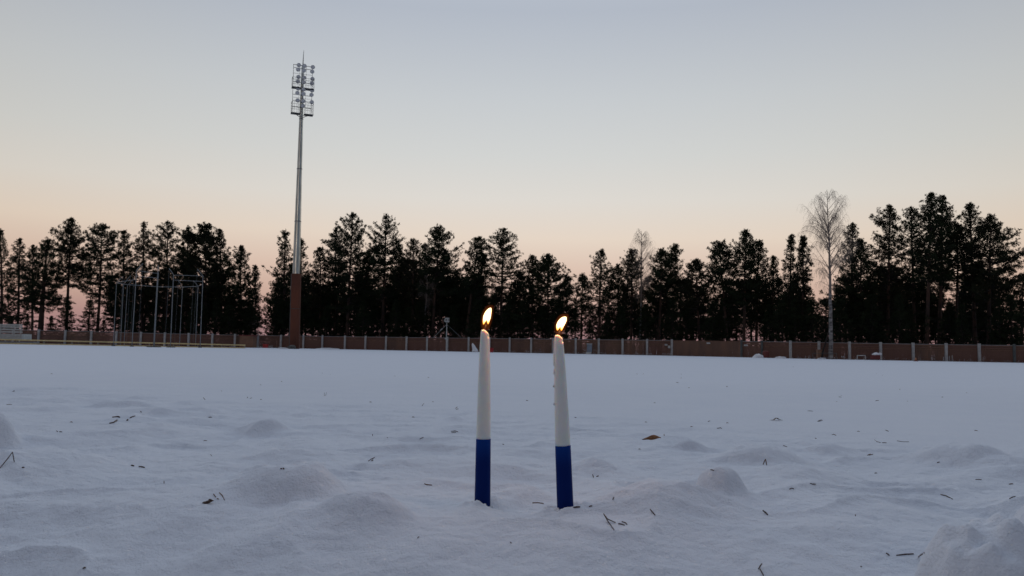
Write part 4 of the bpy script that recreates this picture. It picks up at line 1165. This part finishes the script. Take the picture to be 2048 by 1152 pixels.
litter('dark_twig', 'short slanting twig just right of the long twig in the lower right', 'twig', [[(1837, 1114.5), (1849, 1107)]], .0008, 'twig', GN)
litter('dark_twig', 'curved dark needle at the right, above the lower corner lump', 'twig', [[(1881, 989.5), (1892, 992), (1905, 999)]], .0009, 'twig', GN)
litter('dark_twig', 'brown twig lying on the snow between the two candle bases', 'twig', [[(1065, 1006.5), (1087, 1008)]], .0012, 'twig_pale', GN)
litter('dark_twig', 'dark twig touching the right foot of the right candle', 'twig', [[(1147, 1016), (1160, 1014.5)]], .0012, 'twig', GN)
litter('dark_twig', 'tiny dark twig a little right of the right candle base', 'twig', [[(1178, 1014), (1184, 1012.5)]], .0009, 'twig', GN)
litter('twig_pair', 'pair of short dark twigs behind the right candle foot', 'twig', [[up(1185, 949, 1185, 953), (1187, 955)], [(1193, 954), (1197, 952.5)]], .0010, 'twig', GN)
litter('bent_needle', 'short needle upright on the snow right of the right candle foot', 'pine needles', [[up(1228, 994, 1226, 999), (1225.5, 1000.5)]], .0008, 'twig', GN)
litter('twig_pair', 'slanting short twig pair left of the left candle', 'twig', [[(737, 922.5), (749, 915.5)], [(743, 922.5), (746, 920.5)]], .0010, 'twig', GN)
litter('dark_twig', 'pale brown twig on the snow left of the left candle foot', 'twig', [[(849, 968), (853, 970), (864, 971)]], .0010, 'twig_pale', GN)
litter('needle_cluster', 'loose cluster of dark needles on the upper left hump', 'pine needles', [[(219, 847), (227, 845.5), (234, 840.5)], [(225, 834.5), (236, 833.5), (240, 835)], [(260, 836.5), (270, 832.5)], [(254, 841), (256, 840)]], .0022, 'twig', GN)
litter('dark_twig', 'broken dark twig lying at the left, below the broad hump', 'twig', [[(262, 931), (268, 932.5)], [(278, 933.5), (289, 935.5)]], .0013, 'twig', GN)
litter('needle_pieces', 'three needle pieces half buried right of the black bark lump', 'pine needles', [[(427, 989), (431.5, 995)], [(434, 998), (437, 999)], [(438.5, 986), (444, 991), (449, 1001)]], .0008, 'twig_pale', GN)
b = gpt(411, 1007); R_ = empty('bark_lump', b, 'small black crumpled bark lump at the lower left, by needle pieces', 'bark', GN)
for q, (dx, dz, r) in enumerate(((0, .001, .0028), (.004, .0028, .0030), (-.003, .0006, .0018), (.0075, .0035, .0020), (.005, .0050, .0016))):
    lumpy('bark_flake', (dx, .001 * q, dz), (r * 1.4, r, r * .55), M['twig'], q + 2, 2, .5, R_)
# the brown leaf
b = gpt(1303, 881); V, Fq = [], []
n1, n2 = 14, 6
sc_ = b.y / FPX
for i in range(n1 + 1):
    t = i / n1; x = (-17 + 36 * t) * sc_
    w = (.3 + 8.5 * math.sin(math.pi * min(t ** 1.15, .96)) ** .8) * sc_ * 2.2 if t < .98 else .8 * sc_
    for j in range(n2 + 1):
        v = (j / n2 - .5); V.append((x, v * w + .002, .0018 + 2.4 * w * abs(v) ** 2 * .55 + .006 * t * t + .001 * math.sin(9 * t + 4 * v)))
for i in range(n1):
    for j in range(n2):
        a = i * (n2 + 1) + j; Fq.append((a, a + n2 + 1, a + n2 + 2, a + 1))
nV = len(V); V += [(x, y, z - .0008) for x, y, z in V]; Fq += [tuple(reversed([q + nV for q in f])) for f in Fq]
R_ = empty('curled_leaf', b, 'curled orange brown leaf lying on the snow right of the candles', 'leaf')
MB().add(V, Fq).build('leaf_blade', M['leaf'], R_, True)
MB().tube([(-19 * sc_, 0, .002), (-6 * sc_, 0, .0035), (8 * sc_, .002, .005)], [.0012, .0012, .0006], 6).build('leaf_stem', M['twig'], R_, True)
b = gpt(1553, 841)
q_ = MB().add([(-.026, 0, .001), (-.010, -.008, .002), (.0, -.009, .010), (.009, -.008, .005), (.024, 0, .001), (.008, .010, .003), (0, .009, .009), (-.009, .010, .002)],
              [(0, 1, 7), (1, 2, 6, 7), (2, 3, 5, 6), (3, 4, 5), (0, 7, 1), (4, 3, 5)]).build('bark_chip', M['twig'])
q_.location = b; tag(q_, 'black wide bark chip on the far right snow, right of the curled leaf', 'bark', GN)
for (x, y, lab, st, r, m) in (
    (169, 1137, 'small black bark crumb at the bottom left', [[(166, 1138), (171, 1136)]], .0014, 'twig'),
    (46, 936, 'small black bark crumb beside the standing needle fork at left', [[(44, 936), (48.5, 935.5)]], .0016, 'twig'),
    (143, 975, 'pale tiny needle on the slope at the left', [[(140, 976), (146, 978)]], .0006, 'twig_pale'),
    (328, 966, 'tiny upright dark needle left of the bark lump', [[up(328, 962, 328, 966), (328, 967.5)]], .0010, 'twig'),
    (564, 938, 'two dark crumbs behind the big left snow lump', [[(561, 938), (564, 938.5)], [(566, 937), (568, 939)]], .0014, 'twig'),
    (27, 784, 'dark needle tip far out at the left edge', [[(22, 784), (28, 783), up(28, 781, 28, 784)]], .002, 'twig'),
    (20, 809, 'pale dry needle far out at the left edge', [[(13, 809.5), (24, 809)]], .0014, 'twig_pale'),
    (117, 863, 'two dark needle bits left of the broad hump', [[(113, 862), (115, 864)], [(119, 864), (124, 864.5)]], .0014, 'twig'),
    (408, 797, 'slanting dark needle above the left lump', [[up(406.5, 795, 409, 799), (410, 800)]], .0016, 'twig'),
    (496, 795, 'small curled needle far out left of the mast foot', [[(494, 796), up(496, 794, 496, 797)], [(500, 797), (504, 796)]], .0015, 'twig'),
    (650, 789, 'two upright thin needles far out below the mast', [[up(648.5, 785, 649, 792), (648.5, 792.5)], [up(653, 785, 652, 792), (651, 792)]], .0011, 'twig'),
    (421, 835, 'dark flat needle right of the upper left hump', [[(417, 835), (424, 835)]], .0018, 'twig'),
    (410, 882, 'brown flat needle left of the round snow lump', [[(407, 882), (414, 882)]], .0013, 'twig_pale'),
    (422, 911, 'tiny dark speck of bark below the round lump at left', [[(421, 910), (423, 912)]], .0012, 'twig'),
    (282, 824, 'tiny dark crumb on top of the upper left hump', [[(281, 823), (283, 825)]], .0016, 'twig'),
    (907, 863, 'short flat dark twig cluster left of the left candle', [[(902, 863), (910, 862), (916, 864)], [(903, 865), (912, 865)]], .0012, 'twig'),
    (843, 877, 'slanting short needle left of the left candle', [[(839, 879), (847, 875)]], .0011, 'twig'),
    (771, 875, 'thin dark needle speck far left of the left candle', [[(769, 874), (775, 876)]], .0013, 'twig'),
    (745, 870, 'upright dark crumb far left of the left candle', [[up(745, 868, 745, 871), (745, 872)]], .0013, 'twig'),
    (846, 810, 'thin slanting needle out beyond the left candle', [[(844, 812), (848, 807)]], .0016, 'twig'),
    (914, 816, 'thin pale needle pair close left of the left candle shaft', [[(911, 817), (915, 814)], [(912, 819), (917, 818)]], .0014, 'twig'),
    (789, 752, 'dark dot far out left of the left candle', [[(787, 752), (791, 752.5)]], .003, 'twig'),
    (1006, 889, 'dark dot between the candles', [[(1005, 889), (1008, 889.5)]], .0012, 'twig'),
    (1054, 801, 'dark speck midway between the candles, far out', [[(1052, 801), (1056, 801.5)]], .002, 'twig'),
    (1151, 835, 'dark speck right of the right candle shaft', [[(1149, 835), (1153, 836)]], .0015, 'twig'),
    (1279, 899, 'small brown speck below the curled leaf', [[(1277, 898.5), (1281, 899)]], .0012, 'twig_pale'),
    (1328, 871, 'tiny brown stub above the curled leaf', [[up(1328, 868, 1328, 871), (1328.5, 872)]], .0013, 'twig_pale'),
    (1440, 857, 'dark pointed chip beyond the curled leaf', [[(1434, 857), (1442, 856), (1443, 857.5)]], .0018, 'twig'),
    (1418, 843, 'short slanting needle beyond the curled leaf', [[(1416, 843.5), (1420, 842)]], .0014, 'twig'),
    (1640, 841, 'slim needle pair right of the black bark chip', [[(1635, 843), (1643, 839.5)], [(1637, 843.5), (1645, 841)]], .0013, 'twig'),
    (1620, 822, 'flat dark needle above right of the black bark chip', [[(1615, 822), (1626, 822.5)]], .0015, 'twig'),
    (1680, 794, 'small flat dark needle far out at the right', [[(1677, 794), (1683, 794.5)]], .002, 'twig'),
    (1754, 801, 'small dark chip farther right than the flat needle', [[(1751, 802), (1757, 801)]], .0022, 'twig'),
    (1587, 733, 'dark dash very far out on the snow below the fence at the right', [[(1585, 734), (1589, 733)]], .005, 'twig'),
    (1355, 765, 'dark dash far out right of the right candle', [[(1352, 765), (1357, 765.5)]], .0028, 'twig'),
    (1668, 870, 'pale brown curl on the snow right of the black bark chip', [[(1664, 870), (1667, 869), (1672, 871)]], .0016, 'twig_pale'),
    (1631, 877, 'small dark crumb right of the snow lumps', [[(1630, 877), (1633, 877.5)]], .0013, 'twig'),
    (1755, 882, 'bent dark needle at the right above the flat lump', [[(1749, 880), (1754, 884), (1761, 885.5)], [(1764, 886), (1773, 886)]], .0013, 'twig'),
    (1810, 884, 'long thin needle above the flat lump at the right', [[(1794, 882), (1806, 884), (1818, 884)]], .0011, 'twig'),
    (1774, 862, 'short dark needle out at the right', [[(1771, 860.5), (1777, 863)]], .0014, 'twig'),
    (1952, 862, 'small brown chip near the right edge', [[(1949, 861), (1955, 862)]], .0016, 'twig_pale'),
    (1570, 893, 'short slanting needle behind the wide lump', [[(1566, 891.5), (1574, 894)]], .0011, 'twig'),
    (1740, 909, 'pale straw curl left of the flat lump', [[(1735, 911), (1741, 908.5)], [(1738, 911), (1746, 909)]], .0012, 'twig_pale'),
    (1424, 941, 'short thick needle behind the round lump', [[(1421, 940), (1428, 942)]], .0012, 'twig'),
    (1584, 978, 'dark needle crumbs in the middle of the right snow', [[(1579, 979), (1583, 977.5)], [(1583, 977), (1588, 978.5)]], .0010, 'twig'),
    (1622, 968, 'small dark crumb with a pale tail in the right snow', [[(1620, 967.5), (1624, 968.5)], [(1624, 969), (1631, 969)]], .0011, 'twig'),
    (1751, 947, 'two tiny dark specks right of centre right', [[(1749, 947), (1754, 946.5)]], .0012, 'twig'),
    (1957, 959, 'short flat dark needle at the right', [[(1951, 959.5), (1963, 959.5)]], .0010, 'twig'),
    (2023, 996, 'short slanting twig at the right edge', [[(2019, 998), (2025, 995), (2031, 993.5)]], .0012, 'twig'),
    (2022, 968, 'small pale chip near the right edge below the flat lump', [[(2018, 969), (2026, 968)]], .0012, 'twig_pale'),
    (1876, 925, 'pair of dark crumbs at the foot of the flat lump', [[(1874, 926), (1879, 924.5)]], .0013, 'twig'),
    (1711, 1031, 'lone tiny upright crumb in the lower right snow', [[up(1710.5, 1029, 1711, 1032), (1711, 1033)]], .0009, 'twig'),
    (1022, 1086, 'lone dark crumb below the candles', [[(1020, 1085), (1023, 1087)]], .0008, 'twig'),
    (836, 1075, 'short slanting crumb below left of the left candle', [[(835, 1077), (838, 1074)]], .0008, 'twig'),
    (1722, 1134, 'lone dark crumb at the bottom right', [[(1721, 1134), (1724, 1134.5)]], .0009, 'twig')):
    litter('needle_bit', lab, 'pine litter', st, r * .72, m, GN)
# far specks that nothing tells apart
rn = random.Random(3)
first = None
for k in range(34):
    px_, py_ = rn.uniform(60, 2000), 745 + 120 * rn.random() ** 1.3
    if 940 < px_ < 1150: continue
    p = gpt(px_, py_)
    if first is None:
        first = MB().tube([(-.006, 0, .001), (0, 0, .0028), (.007, .001, .001)], [.0007, .0016, .0008], 6).build('bark_speck', M['twig_pale'], None, True)
        tag(first, 'tiny faint brown speck of bark on the smooth far snow', 'bark speck', 'faint bark specks on the far snow'); q_ = first
    else: q_ = first.copy(); COL.objects.link(q_)
    q_.location = p; q_.rotation_euler = (0, 0, rn.uniform(-.6, .6)); s = rn.uniform(.4, .8) * (.5 + p.y * .16); q_.scale = (s, s, s)
# crumbs of snow pushed up round the candle feet
for i, (a, b_) in enumerate(CP):
    for k in range(9):
        an = rn.uniform(-2.9, -.2); rr = rn.uniform(.014, .023)
        p = (a + rr * math.cos(an), b_ + rr * math.sin(an)); s = rn.uniform(.0010, .0026)
        q_ = lumpy('snow_crumb', (p[0], p[1], ground(*p) + s * .5), (s * 1.3, s, s), M['snow_plain'], k, 2, .4)
        tag(q_, 'snow crumb pushed up against the foot of the %s candle' % ('left', 'right')[i], 'snow crumb', 'snow crumbs at the %s candle' % ('left', 'right')[i])
print('TREE QUADS', TREE_TOTAL, 'GROUND', nx, ny)
